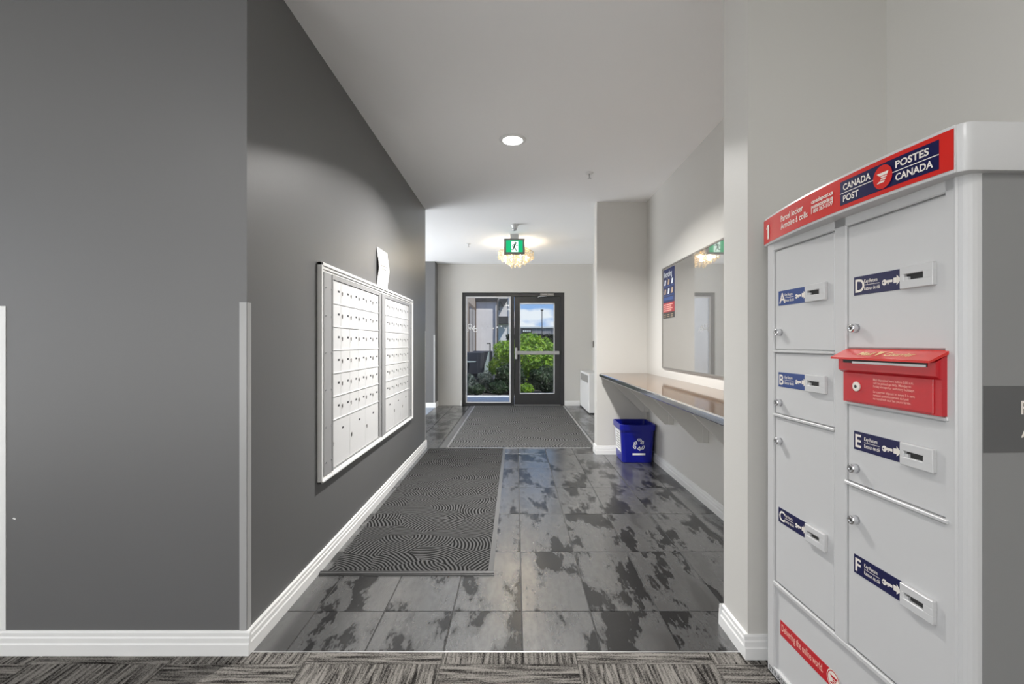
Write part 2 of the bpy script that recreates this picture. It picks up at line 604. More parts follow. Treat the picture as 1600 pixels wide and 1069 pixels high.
def thing(name, label, cat, loc, rz=0.0, group=None, local=False):
    o = bpy.data.objects.new(name, None)
    o.empty_display_size = 0.05
    COL.objects.link(o)
    o.location = loc
    o.rotation_euler = (0, 0, rz)
    o['label'] = label
    o['category'] = cat
    if group:
        o['group'] = group
    FRAME[o.name] = Vector((0, 0, 0)) if local else Vector(loc)
    return o


def tag(o, label, cat, group=None):
    o['label'] = label
    o['category'] = cat
    if group:
        o['group'] = group
    return o


def root(name, loc, kind='structure'):
    o = bpy.data.objects.new(name, None)
    o.empty_display_size = 0.05
    COL.objects.link(o)
    o.location = loc
    o['kind'] = kind
    FRAME[o.name] = Vector(loc)
    return o


def soften(o, w, seg=2):
    b = o.modifiers.new('edge', 'BEVEL')
    b.width = w
    b.segments = seg
    b.limit_method = 'ANGLE'
    return o


def dup_obj(o, parent, loc):
    c = o.copy()
    COL.objects.link(c)
    c.parent = parent
    c.location = loc
    return c


def text_polys(body, size, x=0.0, y=0.0, bold=0.0, align='LEFT', squeeze=1.0, shear=0.0, width=None):
    """outline polygons of a line of text, as 2D faces; width fits the line to that length"""
    c = bpy.data.curves.new('lettering', 'FONT')
    c.body = body
    c.size = size
    c.offset = bold
    c.resolution_u = 3
    c.shear = shear
    o = bpy.data.objects.new('lettering', c)
    me = o.to_mesh()
    vs = [(v.co.x, v.co.y) for v in me.vertices]
    ps = [tuple(p.vertices) for p in me.polygons]
    o.to_mesh_clear()
    bpy.data.objects.remove(o)
    bpy.data.curves.remove(c)
    if not vs:
        return []
    x0 = min(v[0] for v in vs)
    x1 = max(v[0] for v in vs)
    k = squeeze if width is None else width / (x1 - x0)
    w = (x1 - x0) * k
    sx = {'LEFT': 0.0, 'CENTER': -w / 2, 'RIGHT': -w}[align]
    P = [(x + sx + (a - x0) * k, y + b) for a, b in vs]
    return [[P[i] for i in f] for f in ps]


def rect(x0, x1, y0, y1):
    return [(x0, y0), (x1, y0), (x1, y1), (x0, y1)]


def disc(cx, cy, r, n=20, r2=None):
    r2 = r2 or r
    return [(cx + r * math.cos(2 * PI * i / n), cy + r2 * math.sin(2 * PI * i / n)) for i in range(n)]


def ring2(cx, cy, r0, r1, n=16):
    o = []
    for i in range(n):
        a, b = 2 * PI * i / n, 2 * PI * (i + 1) / n
        o.append([(cx + r0 * math.cos(a), cy + r0 * math.sin(a)), (cx + r1 * math.cos(a), cy + r1 * math.sin(a)),
                  (cx + r1 * math.cos(b), cy + r1 * math.sin(b)), (cx + r0 * math.cos(b), cy + r0 * math.sin(b))])
    return o


def stroke(pts, w, closed=False):
    o = []
    n = len(pts)
    for i in range(n if closed else n - 1):
        a, b = Vector(pts[i]), Vector(pts[(i + 1) % n])
        d = (b - a).normalized()
        q = Vector((-d.y, d.x)) * w / 2
        e = d * w * 0.3
        o.append([tuple(a - e - q), tuple(b + e - q), tuple(b + e + q), tuple(a - e + q)])
    return o


# ---------------------------------------------------------------- the setting
H = 2.74                      # ceiling height
XL, XR = -1.04, 1.42          # corridor wall, alcove wall
YF = 1.853                    # where the charcoal wall faces the camera
YE = 9.28                     # end wall
XP = 0.885                    # pillar / partition side

floor = MB().box(-4.7, 1.75, -4.7, 9.5, -0.16, -0.003, GROUT).build('floor', kind='structure')
# porcelain tiles, 0.307 x 0.614 m, one object each, meshes shared between alike pieces
TW, TD, GAP = 0.307, 0.6145, 0.0027
tile_cache = {}


def lay_tile(x0, x1, y0, y1):
    w, d = round(x1 - x0, 4), round(y1 - y0, 4)
    if w < 0.02 or d < 0.02:
        return
    if (w, d) not in tile_cache:
        a, b = w / 2 - GAP, d / 2 - GAP
        c = 0.0006
        vs = [(-a, -b, 0), (a, -b, 0), (a, b, 0), (-a, b, 0),
              (-a, -b, 0.002), (a, -b, 0.002), (a, b, 0.002), (-a, b, 0.002),
              (-a + c, -b + c, 0.003), (a - c, -b + c, 0.003), (a - c, b - c, 0.003), (-a + c, b - c, 0.003)]
        fs = [(3, 2, 1, 0), (8, 9, 10, 11)]
        for r in (0, 4):
            for i in range(4):
                j = (i + 1) % 4
                fs.append((r + i, r + j, r + 4 + j, r + 4 + i))
        tile_cache[w, d] = MB().add(vs, fs, TILE).mesh('tile', (0, 0, 0))
    o = bpy.data.objects.new('tile', tile_cache[w, d])
    COL.objects.link(o)
    o.parent = floor
    o.location = Vector(((x0 + x1) / 2, (y0 + y1) / 2, -0.003)) - FRAME['floor']


ys = [1.866] + [2.15 + TD * i for i in range(12)]
ys = [y for y in ys if y < YE - 0.02] + [YE - 0.01]
for a, b in zip(ys, ys[1:]):
    ranges = [(XL, XR)] if b < 5.6 else [(-1.5, 1.485)]
    if a < 2.0:
        ranges = [(XL, XP)]
    for lo, hi in ranges:
        k = math.floor((lo - 0.026) / TW)
        while 0.026 + k * TW < hi:
            lay_tile(max(lo, 0.026 + k * TW), min(hi, 0.026 + (k + 1) * TW), a, b)
            k += 1
# carpet tiles of the lobby, 0.512 m, laid quarter-turned
CS = 0.512
cm = MB().cbox(-CS / 2 + 0.0008, CS / 2 - 0.0008, -CS / 2 + 0.0008, CS / 2 - 0.0008, 0, 0.005, 0.0012, CARPET).mesh('carpet_tile', (0, 0, 0))
cut = MB().cbox(-CS / 2 + 0.0008, CS / 2 - 0.0008, -0.034, 0.034, 0, 0.005, 0.0012, CARPET).mesh('carpet_tile', (0, 0, 0))
cut2 = MB().cbox(-0.034, 0.034, -CS / 2 + 0.0008, CS / 2 - 0.0008, 0, 0.005, 0.0012, CARPET).mesh('carpet_tile', (0, 0, 0))
for i in range(-7, 5):
    cx = -0.281 + CS * (i + 0.5)
    if not -4.6 < cx < 1.75:
        continue
    for j in range(-3 if cx < -2.2 else 0, 13):
        turn = (i + j) % 2
        if j == 0 and cx > -2.2:
            o = bpy.data.objects.new('carpet_tile', cut2 if not turn else cut)
            # the strip cut along the tile edge
            o.data = cut if not turn else cut2
            o.rotation_euler = (0, 0, 0 if not turn else R(90))
            cy = 1.827
        else:
            o = bpy.data.objects.new('carpet_tile', cm)
            o.rotation_euler = (0, 0, 0 if not turn else R(90))
            cy = 1.792 - CS * (j - 0.5)
        COL.objects.link(o)
        o.parent = floor
        o.location = Vector((cx, cy, -0.003)) - FRAME['floor']
MB().box(XL, XP, 1.861, 1.866, -0.003, 0.0015, ALU).build('edge_strip', floor)
MB().box(-4.0, -1.505, 5.51, 8.97, -0.003, 0.004, SIDECARPET).build('corridor_carpet', floor)

MB().box(-4.7, 1.75, -4.7, 9.5, H, H + 0.06, CEIL).build('ceiling', kind='structure')
WALL = MB().box(-2.0, XL, YF, 5.51, 0, H, DARK).build('wall_left', kind='structure')
MB().prism([(-1.946, 0.524), (-1.936, 0.518), (-1.932, 0.522), (-1.940, 0.528)], YF - 0.0006, YF + 0.001, 'y', WHITE).build('paint_chip', WALL)
MB().box(XP, 1.72, 1.83, 2.04, 0, H, GREIGE).build('wall_pillar', kind='structure')
MB().box(1.415, 1.72, -4.5, 1.83, 0, H, GREIGE).build('wall_right', kind='structure')
MB().box(XR, 1.72, 2.04, 5.2, 0, H, GREIGE).build('wall_alcove', kind='structure')
MB().box(0.878, 1.72, 5.2, 5.36, 0, H, GREIGE).build('wall_partition', kind='structure')
MB().box(1.485, 1.72, 5.36, YE, 0, H, GREIGE).build('wall_vestibule', kind='structure')
we = MB()
we.box(-1.70, -1.041, YE, 9.46, 0, H, GREIGE)
we.box(0.942, 1.72, YE, 9.46, 0, H, GREIGE)
we.box(-1.041, 0.942, YE, 9.46, 2.19, H, GREIGE)
we.build('wall_end', kind='structure')
MB().box(-4.2, -1.513, 8.97, 9.46, 0, H, DARK).build('wall_corridor', kind='structure')
MB().box(-4.2, -4.0, 5.51, 8.97, 0, H, GREIGE).build('wall_corridor_far', kind='structure')
MB().box(-4.7, -2.0, 3.6, 5.51, 0, H, GREIGE).build('wall_lobby_front', kind='structure')
# lobby behind the camera: side wall and back wall with window openings
wl_ = MB()
wl_.box(-4.7, -4.5, -4.7, -3.6, 0, H, GREIGE)
wl_.box(-4.7, -4.5, 1.2, 3.6, 0, H, GREIGE)
wl_.box(-4.7, -4.5, -3.6, 1.2, 0, 0.3, GREIGE)
wl_.box(-4.7, -4.5, -3.6, 1.2, 2.6, H, GREIGE)
wl_.build('wall_lobby_side', kind='structure')
wb = MB()
wb.box(-4.5, -4.4, -4.7, -4.5, 0, H, GREIGE)
wb.box(-2.4, 1.72, -4.7, -4.5, 0, H, GREIGE)
wb.box(-4.4, -2.4, -4.7, -4.5, 0, 0.3, GREIGE)
wb.box(-4.4, -2.4, -4.7, -4.5, 2.6, H, GREIGE)
wb.build('wall_back', kind='structure')


def window(name, axis, c, a0, a1, z0, z1, n):
    r = root(name, (c, (a0 + a1) / 2, z0) if axis == 'x' else ((a0 + a1) / 2, c, z0))
    fr, pn = MB(), MB()
    def bx(m, p0, p1, q0, q1, t, mm):
        if axis == 'x':
            m.box(c - t, c + t, p0, p1, q0, q1, mm)
        else:
            m.box(p0, p1, c - t, c + t, q0, q1, mm)
    for k in range(n + 1):
        p = a0 + (a1 - a0) * k / n
        lo = min(max(p - 0.03, a0), a1 - 0.06)
        bx(fr, lo, lo + 0.06, z0, z1, 0.04, CHARCOAL)
    bx(fr, a0, a1, z0, z0 + 0.06, 0.04, CHARCOAL)
    bx(fr, a0, a1, z1 - 0.06, z1, 0.04, CHARCOAL)
    fr.build('window_frame', r)
    for k in range(n):
        p0, p1 = a0 + (a1 - a0) * k / n + 0.03, a0 + (a1 - a0) * (k + 1) / n - 0.03
        q = MB()
        bx(q, p0, p1, z0 + 0.05, z1 - 0.05, 0.004, GLASS)
        q.build('pane', r)


window('window_1', 'x', -4.6, -3.6, 1.2, 0.3, 2.6, 4)
window('added_window', 'y', -4.6, -4.4, -2.4, 0.3, 2.6, 2)  # unseen window, added to go with the back fill lamp

# baseboards with a stepped profile
PROF = [(0, 0), (0.016, 0), (0.016, 0.044), (0.0125, 0.050), (0.0125, 0.067), (0.009, 0.073), (0.009, 0.086), (0.004, 0.092), (0, 0.092)]


def baseboard(name, axis, c, sgn, a0, a1):
    """axis: direction it runs along; c: wall plane; sgn: which way it faces"""
    poly = [(c + sgn * t, z) for t, z in PROF]
    MB().prism(poly, a0, a1, axis, WHITE).build(name, kind='structure')


baseboard('baseboard_left_front', 'x', YF, -1, -2.0, XL + 0.016)
baseboard('baseboard_left', 'y', XL, 1, YF, 5.51)
baseboard('baseboard_left_return', 'x', 5.51, 1, -2.0, XL + 0.016)
baseboard('baseboard_pillar_front', 'x', 1.83, -1, XP - 0.016, 1.415)
baseboard('baseboard_pillar_side', 'y', XP, -1, 1.83, 2.04)
baseboard('baseboard_pillar_rear', 'x', 2.04, 1, XP - 0.016, XR)
baseboard('baseboard_alcove', 'y', XR, -1, 2.056, 5.184)
baseboard('baseboard_partition', 'x', 5.2, -1, 0.878 - 0.016, XR)
baseboard('baseboard_partition_end', 'y', 0.878, -1, 5.2, 5.36)
baseboard('baseboard_vestibule', 'y', 1.485, -1, 5.36, 8.12)
baseboard('baseboard_end', 'x', YE, -1, 0.948, 1.235)
baseboard('baseboard_corridor', 'x', 8.97, -1, -4.0, -1.513 + 0.016)
baseboard('baseboard_corridor_end', 'y', -1.513, 1, 8.97, YE)
baseboard('baseboard_right', 'y', 1.415, -1, -4.5, 0.9)
MB().box(-1.075, -1.045, YE - 0.016, YE, 0.0, 0.10, WHITE).build('trim_1', kind='structure')

# ---------------------------------------------------------------- corner guards
def guard(x, y, sx, sy, z1, label, w=0.028, t=0.0022, mt=None):
    mt = mt or GUARD
    """L-shaped strip on the corner (x, y); sx, sy point out of the corner"""
    m = MB()
    xa, xb = sorted((x + sx * t, x - sx * w))
    ya, yb = sorted((y, y + sy * t))
    m.box(xa, xb, ya, yb, 0.093, z1, mt)
    xa, xb = sorted((x, x + sx * t))
    ya, yb = sorted((y + sy * t, y - sy * w))
    m.box(xa, xb, ya, yb, 0.093, z1, mt)
    tag(soften(m.build('corner_guard'), 0.0008, 1), label, 'corner guard')


guard(XL, YF, 1, -1, 1.36, 'pale vinyl corner guard where the charcoal wall turns into the corridor')
guard(-1.998, YF, -1, -1, 1.345, 'bright vinyl corner guard at the far left end of the charcoal wall', mt=WHITE)
guard(XL, 5.51, 1, 1, 1.345, 'slim vinyl corner guard at the far end of the mailbox wall')
guard(-1.513, 8.97, 1, -1, 1.36, 'pale vinyl corner guard on the dark wall left of the entrance door')

# ---------------------------------------------------------------- entrance door with sidelight
D = root('door_1', (-0.05, YE + 0.06, 0))
y0, y1 = YE + 0.03, YE + 0.13
m = MB()
m.box(-1.041, -0.979, y0, y1, 0, 2.19, CHARCOAL)
m.box(0.872, 0.942, y0, y1, 0, 2.19, CHARCOAL)
m.box(-0.979, 0.872, y0, y1, 2.117, 2.19, CHARCOAL)
m.box(-0.099, -0.033, y0, y1, 0, 2.117, CHARCOAL)
m.box(-0.979, -0.099, y0, y1, 0, 0.048, CHARCOAL)
m.build('door_frame', D)
MB().box(-0.033, 0.872, y0, y1, 0, 0.012, ALU).build('threshold', D)
m = MB()
for a in (-0.979, -0.099 - 0.028):
    m.box(a, a + 0.028, y0 + 0.02, y1 - 0.02, 0.048, 2.117, BEAD)
m.box(-0.951, -0.127, y0 + 0.02, y1 - 0.02, 2.088, 2.117, BEAD)
m.box(-0.951, -0.127, y0 + 0.02, y1 - 0.02, 0.048, 0.066, BEAD)
m.build('glazing_bead', D)
MB().box(-0.951, -0.127, y0 + 0.047, y0 + 0.053, 0.066, 2.088, GLASS).build('sidelight_pane', D)
# vinyl lettering on the outside of the sidelight, seen from behind
m = MB()
yv = y0 + 0.046
fn = lambda a, b: (a, yv, b)
m.flat(ring2(-0.895, 1.545, 0.026, 0.044), fn, PAPER)
m.flat(ring2(-0.79, 1.465, 0.024, 0.042), fn, PAPER)
m.flat(ring2(-0.952, 1.46, 0.014, 0.030), fn, PAPER)
m.flat(stroke([(-0.915, 1.50), (-0.865, 1.47), (-0.80, 1.545)], 0.026), fn, PAPER)
for k in range(7):
    m.flat([disc(-0.66 + 0.075 * k, 1.50 + 0.02 * (k % 3), 0.016, 10)], fn, BEAD)
m.build('vinyl_lettering', D)
leaf = MB()
lx0, lx1, lz0, lz1 = -0.029, 0.868, 0.014, 2.112
gx0, gx1, gz0, gz1 = 0.074, 0.756, 0.221, 1.993
ya, yb = y0 + 0.012, y0 + 0.06
leaf.box(lx0, gx0, ya, yb, lz0, lz1, CHARCOAL)
leaf.box(gx1, lx1, ya, yb, lz0, lz1, CHARCOAL)
leaf.box(gx0, gx1, ya, yb, lz0, gz0, CHARCOAL)
leaf.box(gx0, gx1, ya, yb, gz1, lz1, CHARCOAL)
LEAF = leaf.build('door_leaf', D)
m = MB()
m.box(gx0, gx0 + 0.014, ya + 0.006, yb, gz0, gz1, BEAD)
m.box(gx1 - 0.020, gx1, ya + 0.006, yb, gz0, gz1, BEAD)
m.box(gx0, gx1, ya + 0.006, yb, gz1 - 0.024, gz1, BEAD)
m.box(gx0, gx1, ya + 0.006, yb, gz0, gz0 + 0.018, BEAD)
m.build('door_bead', LEAF)
MB().box(gx0 + 0.012, gx1 - 0.018, ya + 0.022, ya + 0.028, gz0 + 0.016, gz1 - 0.022, GLASS).build('door_pane', LEAF)
m = MB()
m.cbox(0.0, 0.84, ya - 0.075, ya - 0.035, 0.985, 1.055, 0.008, ALU)
m.box(0.02, 0.06, ya - 0.04, ya, 0.995, 1.045, ALU)
m.box(0.78, 0.83, ya - 0.04, ya, 0.995, 1.045, ALU)
m.build('push_bar', LEAF)
m = MB()
m.cbox(-0.012, 0.028, ya - 0.09, ya, 0.90, 1.12, 0.006, ALU)
m.build('latch_case', LEAF)
m = MB()
m.cbox(0.47, 0.74, y0 - 0.05, ya, 2.118, 2.175, 0.006, SIGNBODY)
m.box(0.50, 0.60, y0 - 0.055, y0 - 0.049, 2.148, 2.16, CHROME)
m.box(0.62, 0.72, y0 - 0.055, y0 - 0.049, 2.148, 2.16, CHROME)
m.tube([(0.60, y0 - 0.03, 2.115), (0.45, y0 - 0.06, 2.108), (0.42, y0 - 0.01, 2.09)], 0.010, ALU)
m.build('door_closer', D)

# ---------------------------------------------------------------- mats
rn = thing('runner_mat', 'long dark runner mat with ribbed swirl relief along the mailbox wall', 'mat', (-0.55, 3.99, 0))
MB().cbox(-0.985, -0.145, 2.505, 5.44, 0.0, 0.011, 0.002, RUNNER).build('mat_surface', rn)
m = MB()
m.prism([(-0.145, 0.0), (-0.118, 0.0), (-0.145, 0.010)], 2.50, 5.44, 'y', GREYVINYL)
m.build('side_edging', rn)
m = MB()
m.prism([(2.475, 0.0), (2.506, 0.0), (2.506, 0.013), (2.50, 0.014), (2.478, 0.004)], -1.02, -0.112, 'x', RUBBER)
m.box(-1.02, -0.112, 2.484, 2.490, 0.006, 0.0108, GREYVINYL)
m.build('front_nosing', rn)
em = thing('entrance_mat', 'wide grey ribbed entrance mat between the runner and the glass door', 'mat', (0.06, 7.35, 0))
MB().cbox(-0.775, 0.90, 5.52, 9.2, 0.0, 0.010, 0.002, ENTMAT).build('mat_surface', em)
MB().box(-0.80, -0.777, 5.49, 9.2, 0.0, 0.006, ALU).build('border_strip', em)
MB().box(-0.872, -0.802, 5.49, 9.2, 0.0, 0.004, GREYVINYL).build('border_strip', em)
MB().box(0.902, 0.93, 5.49, 9.2, 0.0, 0.006, ALU).build('border_strip', em)
MB().box(-0.80, 0.86, 5.488, 5.518, 0.0, 0.006, ALU).build('border_strip', em)

# ---------------------------------------------------------------- parcel locker (local axes: u along the face, -w outwards, v up)
tL = 0.032
locker = thing('parcel_locker', 'white steel parcel locker with six lettered doors and red header', 'locker', (0.92, 1.753, 0), math.atan2(-1, tL), local=True)
LW, LDEP = 0.752, 0.43
CW = 0.768


def arc_plan(cx, cy, r, a0, a1, n=6):
    return [(cx + r * math.cos(a0 + (a1 - a0) * i / n), cy + r * math.sin(a0 + (a1 - a0) * i / n)) for i in range(n + 1)]


# carcass with a rounded post at the near corner
m = MB()
poly = [(0.0, 0.014), (0.70, 0.014), (0.70, 0.0)] + arc_plan(LW - 0.030, 0.030, 0.030, -PI / 2, 0) + [(LW, LDEP), (0.0, LDEP)]
m.prism(poly, 0.012, 1.56, 'z', LOCKER)
soften(m.build('cabinet_body', locker), 0.002, 1)
m = MB()
m.cbox(0.0, 0.040, 0.0, 0.020, 0.012, 1.56, 0.003, LOCKER)
m.cbox(0.351, 0.399, 0.0, 0.020, 0.350, 1.56, 0.003, LOCKER)
m.cbox(0.709, 0.722, 0.001, 0.020, 0.350, 1.56, 0.003, LOCKER)
m.cbox(0.036, 0.7235, 0.0, 0.020, 1.531, 1.56, 0.003, LOCKER)
m.cbox(0.036, 0.712, 0.0, 0.020, 0.012, 0.046, 0.003, LOCKER)
m.cbox(0.036, 0.70, -0.001, 0.020, 0.338, 0.353, 0.003, LOCKER)
m.cbox(0.7225, 0.730, -0.003, 0.02, 0.012, 1.56, 0.003, LOCKER)
m.build('face_frame', locker)
MB().box(0.040, 0.70, 0.009, 0.016, 0.046, 0.338, LOCKER).build('kick_panel', locker)
LF = lambda off: (lambda u, v: (u, -off, v))


def key_sub(door, letter, u0, u1, v0, v1, su, fn_off, navy):
    k = MB()
    w, h = u1 - u0, v1 - v0
    k.box(u0, u1, -fn_off - 0.0012, -fn_off, v0, v1, navy)
    f = LF(fn_off + 0.0016)
    k.flat(text_polys(letter, h * 0.98, u0 + w * 0.035, v0 + h * 0.16, bold=0.0009), f, CREAM)
    k.flat(text_polys('Key Return', h * 0.27, u0 + w * 0.235, v0 + h * 0.60, bold=0.0002, width=w * 0.28), f, CREAM)
    k.flat([rect(u0 + w * 0.235, u0 + w * 0.56, v0 + h * 0.48, v0 + h * 0.505)], f, CREAM)
    k.flat(text_polys('Retour de clé', h * 0.27, u0 + w * 0.235, v0 + h * 0.22, bold=0.0002, width=w * 0.33), f, CREAM)
    kc = (u0 + w * 0.655, v0 + h * 0.46)
    k.flat([disc(kc[0], kc[1], h * 0.15, 14)], f, CREAM)
    k.flat([rect(kc[0] + h * 0.1, kc[0] + h * 0.50, kc[1] - h * 0.04, kc[1] + h * 0.09)], f, CREAM)
    k.flat([rect(kc[0] + h * 0.2, kc[0] + h * 0.27, kc[1] - h * 0.12, kc[1])], f, CREAM)
    k.flat([disc(kc[0] - h * 0.05, kc[1], h * 0.045, 10)], LF(fn_off + 0.0021), navy)
    ax = u0 + w * 0.83
    k.flat([rect(ax, ax + w * 0.07, v0 + h * 0.36, v0 + h * 0.62)], f, CREAM)
    k.flat([[(ax + w * 0.06, v0 + h * 0.24), (ax + w * 0.15, v0 + h * 0.49), (ax + w * 0.06, v0 + h * 0.74)]], f, CREAM)
    o = k.build('key_label', door)
    o['label'] = 'blue sticker lettered %s with a key and an arrow' % letter
    # key return slot: a proud bezel around a dark slit
    s = MB()
    a, b = u1 + 0.001, su
    zz = (v0 + v1) / 2
    t0, t1 = -fn_off - 0.011, -fn_off
    s.cbox(a, b, t0, t1, zz + 0.008, v1 + 0.002, 0.0015, LOCKER)
    s.cbox(a, b, t0, t1, v0 - 0.001, zz - 0.006, 0.0015, LOCKER)
    s.cbox(a, a + 0.012, t0, t1, zz - 0.008, zz + 0.010, 0.0015, LOCKER)
    s.cbox(b - 0.026, b, t0, t1, zz - 0.008, zz + 0.010, 0.0015, LOCKER)
    s.box(a + 0.01, b - 0.024, -fn_off - 0.002, t1, zz - 0.008, zz + 0.010, SLOTDARK)
    s.box(a + 0.01, a + 0.022, -fn_off - 0.008, t1, zz - 0.006, zz + 0.002, LOCKER)
    s.build('key_slot', door)


def lock_sub(door, u, v, off):
    k = MB()
    k.lathe([(0.0125, 0.0), (0.0125, -0.016), (0.0115, -0.019), (0.006, -0.019), (0.005, -0.017)], (u, -off, v), CHROME, 18, 'y')
    k.lathe([(0.004, -0.0175), (0.004, -0.018)], (u, -off, v), SLOTDARK, 10, 'y')
    k.build('lock', door)


DOORS = [('A', 0.0465, 0.349, 1.178, 1.528, 1.3325, 1.239), ('B', 0.0465, 0.349, 0.953, 1.168, 1.0495, 0.9935),
         ('C', 0.0465, 0.349, 0.356, 0.943, 0.5755, 0.859), ('D', 0.402, 0.706, 1.186, 1.528, 1.3325, 1.2425),
         ('E', 0.402, 0.706, 0.815, 1.030, 0.909, 0.857), ('F', 0.402, 0.706, 0.356, 0.805, 0.569, 0.7155)]
for letter, u0, u1, v0, v1, lv, kv in DOORS:
    off = -0.003
    d = MB().cbox(u0, u1, 0.003, 0.0165, v0, v1, 0.004, LOCKER).build('door', locker)
    leftc = u0 < 0.2
    key_sub(d, letter, 0.067 if leftc else 0.427, 0.2244 if leftc else 0.588, lv, lv + 0.0505, 0.320 if leftc else 0.679,
            off, NAVY_SHEEN if letter in 'AB' else NAVY)  # A and B stickers get the painted sheen
    lock_sub(d, 0.078 if leftc else 0.436, kv, off)
m = MB()
for u0, u1, v in ((0.04, 0.351, 1.173), (0.04, 0.351, 0.948), (0.396, 0.710, 1.0345), (0.396, 0.710, 0.810)):
    m.cbox(u0, u1, -0.004, 0.016, v - 0.0042, v + 0.0042, 0.0015, LOCKER)
m.build('door_rail', locker)
# red letter slot
slot = MB()
slot.prism([(0.004, 1.040), (-0.012, 1.040), (-0.012, 1.120), (-0.026, 1.128), (-0.026, 1.1585), (0.004, 1.178)], 0.405, 0.706, 'x', DEEPRED)
SL = slot.build('mail_slot', locker)
m = MB()
m.cbox(0.424, 0.688, -0.0155, -0.010, 1.044, 1.121, 0.001, DEEPRED)
m.build('slot_door', SL)
m = MB()
m.box(0.425, 0.686, -0.0275, -0.024, 1.148, 1.1575, SLOTDARK)
m.box(0.46, 0.684, -0.0285, -0.026, 1.147, 1.1525, ALU)
m.build('slot_opening', SL)
m = MB()
lidp = [(0.004, 1.186), (0.004, 1.178), (-0.043, 1.1575), (-0.043, 1.1625)]
m.prism(lidp, 0.397, 0.710, 'x', RED)
LID = m.build('slot_lid', SL)


def lid_map(u, t):      # t: 0 at the back, 1 at the lip
    return (u, 0.004 - 0.047 * t, 1.186 - 0.0235 * t + 0.0008)


m = MB()
def lid_text(body, a, wdt):
    return [[(p, 0.72 - q / 0.052) for p, q in f] for f in text_polys(body, 0.026, a, 0.0, bold=0.0005, width=wdt, shear=0.15)]
for f in lid_text('Mail', 0.478, 0.050) + lid_text('Courrier', 0.564, 0.085):
    m.add([lid_map(*p) for p in f], [tuple(range(len(f)))], ORANGEINK)
m.add([lid_map(*p) for p in [(0.534, 0.3), (0.556, 0.3), (0.549, 0.55), (0.541, 0.8)]], [(0, 1, 2, 3)], ORANGEINK)
m.build('lid_lettering', LID)
m = MB()
m.lathe([(0.013, 0.0), (0.013, -0.004), (0.011, -0.005)], (0.462, -0.0155, 1.0845), CREAM, 18, 'y')
m.lathe([(0.0045, -0.005), (0.0045, -0.0056)], (0.462, -0.0155, 1.0845), SLOTDARK, 10, 'y')
m.build('slot_lock', SL)
m = MB()
lines = ['Mail deposited here before 5:00 a.m.', 'will be picked up daily, Monday to', 'Friday except for statutory holidays.', None,
         'Le courrier déposé ici avant 5 h sera', 'ramassé quotidiennement du lundi', 'au vendredi sauf les jours fériés.']
vv = 1.1045
for t in lines:
    if t:
        m.flat(text_polys(t, 0.0082, 0.518, vv, bold=0.0001, width=0.124 * len(t) / 37), LF(0.0162), PINKINK)
    vv -= 0.0086 if t else 0.005
m.build('slot_lettering', SL)


# bowed header cap
def cap_w(u):
    return 0.046 * (1 - ((u - 0.45) / 0.47) ** 2)


N = 28
front = [(-0.024 + (0.752 + 0.024) * i / N) for i in range(N + 1)]
poly = [(u, -cap_w(u)) for u in front] + arc_plan(CW - 0.022, -0.002, 0.022, -PI / 2.4, 0, 5) + [(CW, LDEP), (-0.024, LDEP)]
m = MB()
m.prism(poly, 1.557, 1.658, 'z', LOCKER, True)
soften(m.build('header_cap', locker), 0.006, 2)
CAP = bpy.data.objects['header_cap']


def cap_map(off):
    return lambda u, v: (u, -cap_w(u) - off, v)


def strip(m, u0, u1, v0, v1, off, mt, n=40):
    fn = cap_map(off)
    for i in range(n):
        a, b = u0 + (u1 - u0) * i / n, u0 + (u1 - u0) * (i + 1) / n
        m.flat([rect(a, b, v0, v1)], fn, mt)


m = MB()
strip(m, -0.022, 0.7505, 1.5645, 1.6505, 0.0012, RED)
HB = m.build('header_banner', CAP)
m = MB()
strip(m, 0.442, 0.721, 1.5755, 1.6395, 0.0018, NAVY)
strip(m, 0.442, 0.721, 1.6062, 1.6082, 0.0024, CREAM)
q = cap_map(0.0028)
m.flat(text_polys('CANADA', 0.0235, 0.454, 1.6140, bold=0.0006, width=0.094), q, CREAM)
m.flat(text_polys('POST', 0.0235, 0.454, 1.5835, bold=0.0006, width=0.055), q, CREAM)
m.flat(text_polys('POSTES', 0.0225, 0.619, 1.6150, bold=0.0006, width=0.081), q, CREAM)
m.flat(text_polys('CANADA', 0.0225, 0.619, 1.5845, bold=0.0006, width=0.090), q, CREAM)
cx, cy = 0.584, 1.606
m.flat([disc(cx, cy, 0.0275, 28, 0.029)], cap_map(0.0034), RED)
q = cap_map(0.0040)
wing = [[(-0.62, 0.36), (0.68, 0.36), (0.56, 0.12), (-0.30, 0.12)], [(-0.22, 0.05), (0.52, 0.05), (0.47, -0.06), (-0.08, -0.06)],
        [(-0.12, -0.13), (0.43, -0.13), (0.36, -0.24), (-0.25, -0.24)], [(-0.36, -0.31), (0.30, -0.31), (0.18, -0.46), (-0.62, -0.46)]]
m.flat([[(cx + a * 0.026, cy + b * 0.030) for a, b in w_] for w_ in wing], q, CREAM)
m.build('header_emblem', CAP)
m = MB()
q = cap_map(0.0026)
m.flat([rect(0.018, 0.032, 1.577, 1.628)], q, CREAM)
m.flat([[(0.004, 1.614), (0.014, 1.617), (0.022, 1.628), (0.012, 1.624)]], q, CREAM)
m.flat(text_polys('Parcel locker', 0.027, 0.129, 1.6120, bold=0.0005, width=0.143), q, CREAM)
m.flat(text_polys('Armoire à colis', 0.027, 0.129, 1.5860, bold=0.0005, width=0.167), q, CREAM)
m.flat(text_polys('canadapost.ca', 0.0165, 0.315, 1.6175, bold=0.0004, width=0.099), q, CREAM)
m.flat(text_polys('postescanada.ca', 0.0165, 0.315, 1.6030, bold=0.0004, width=0.099), q, CREAM)
m.flat(text_polys('1 800 267-1177', 0.0165, 0.315, 1.5885, bold=0.0004, width=0.099), q, CREAM)
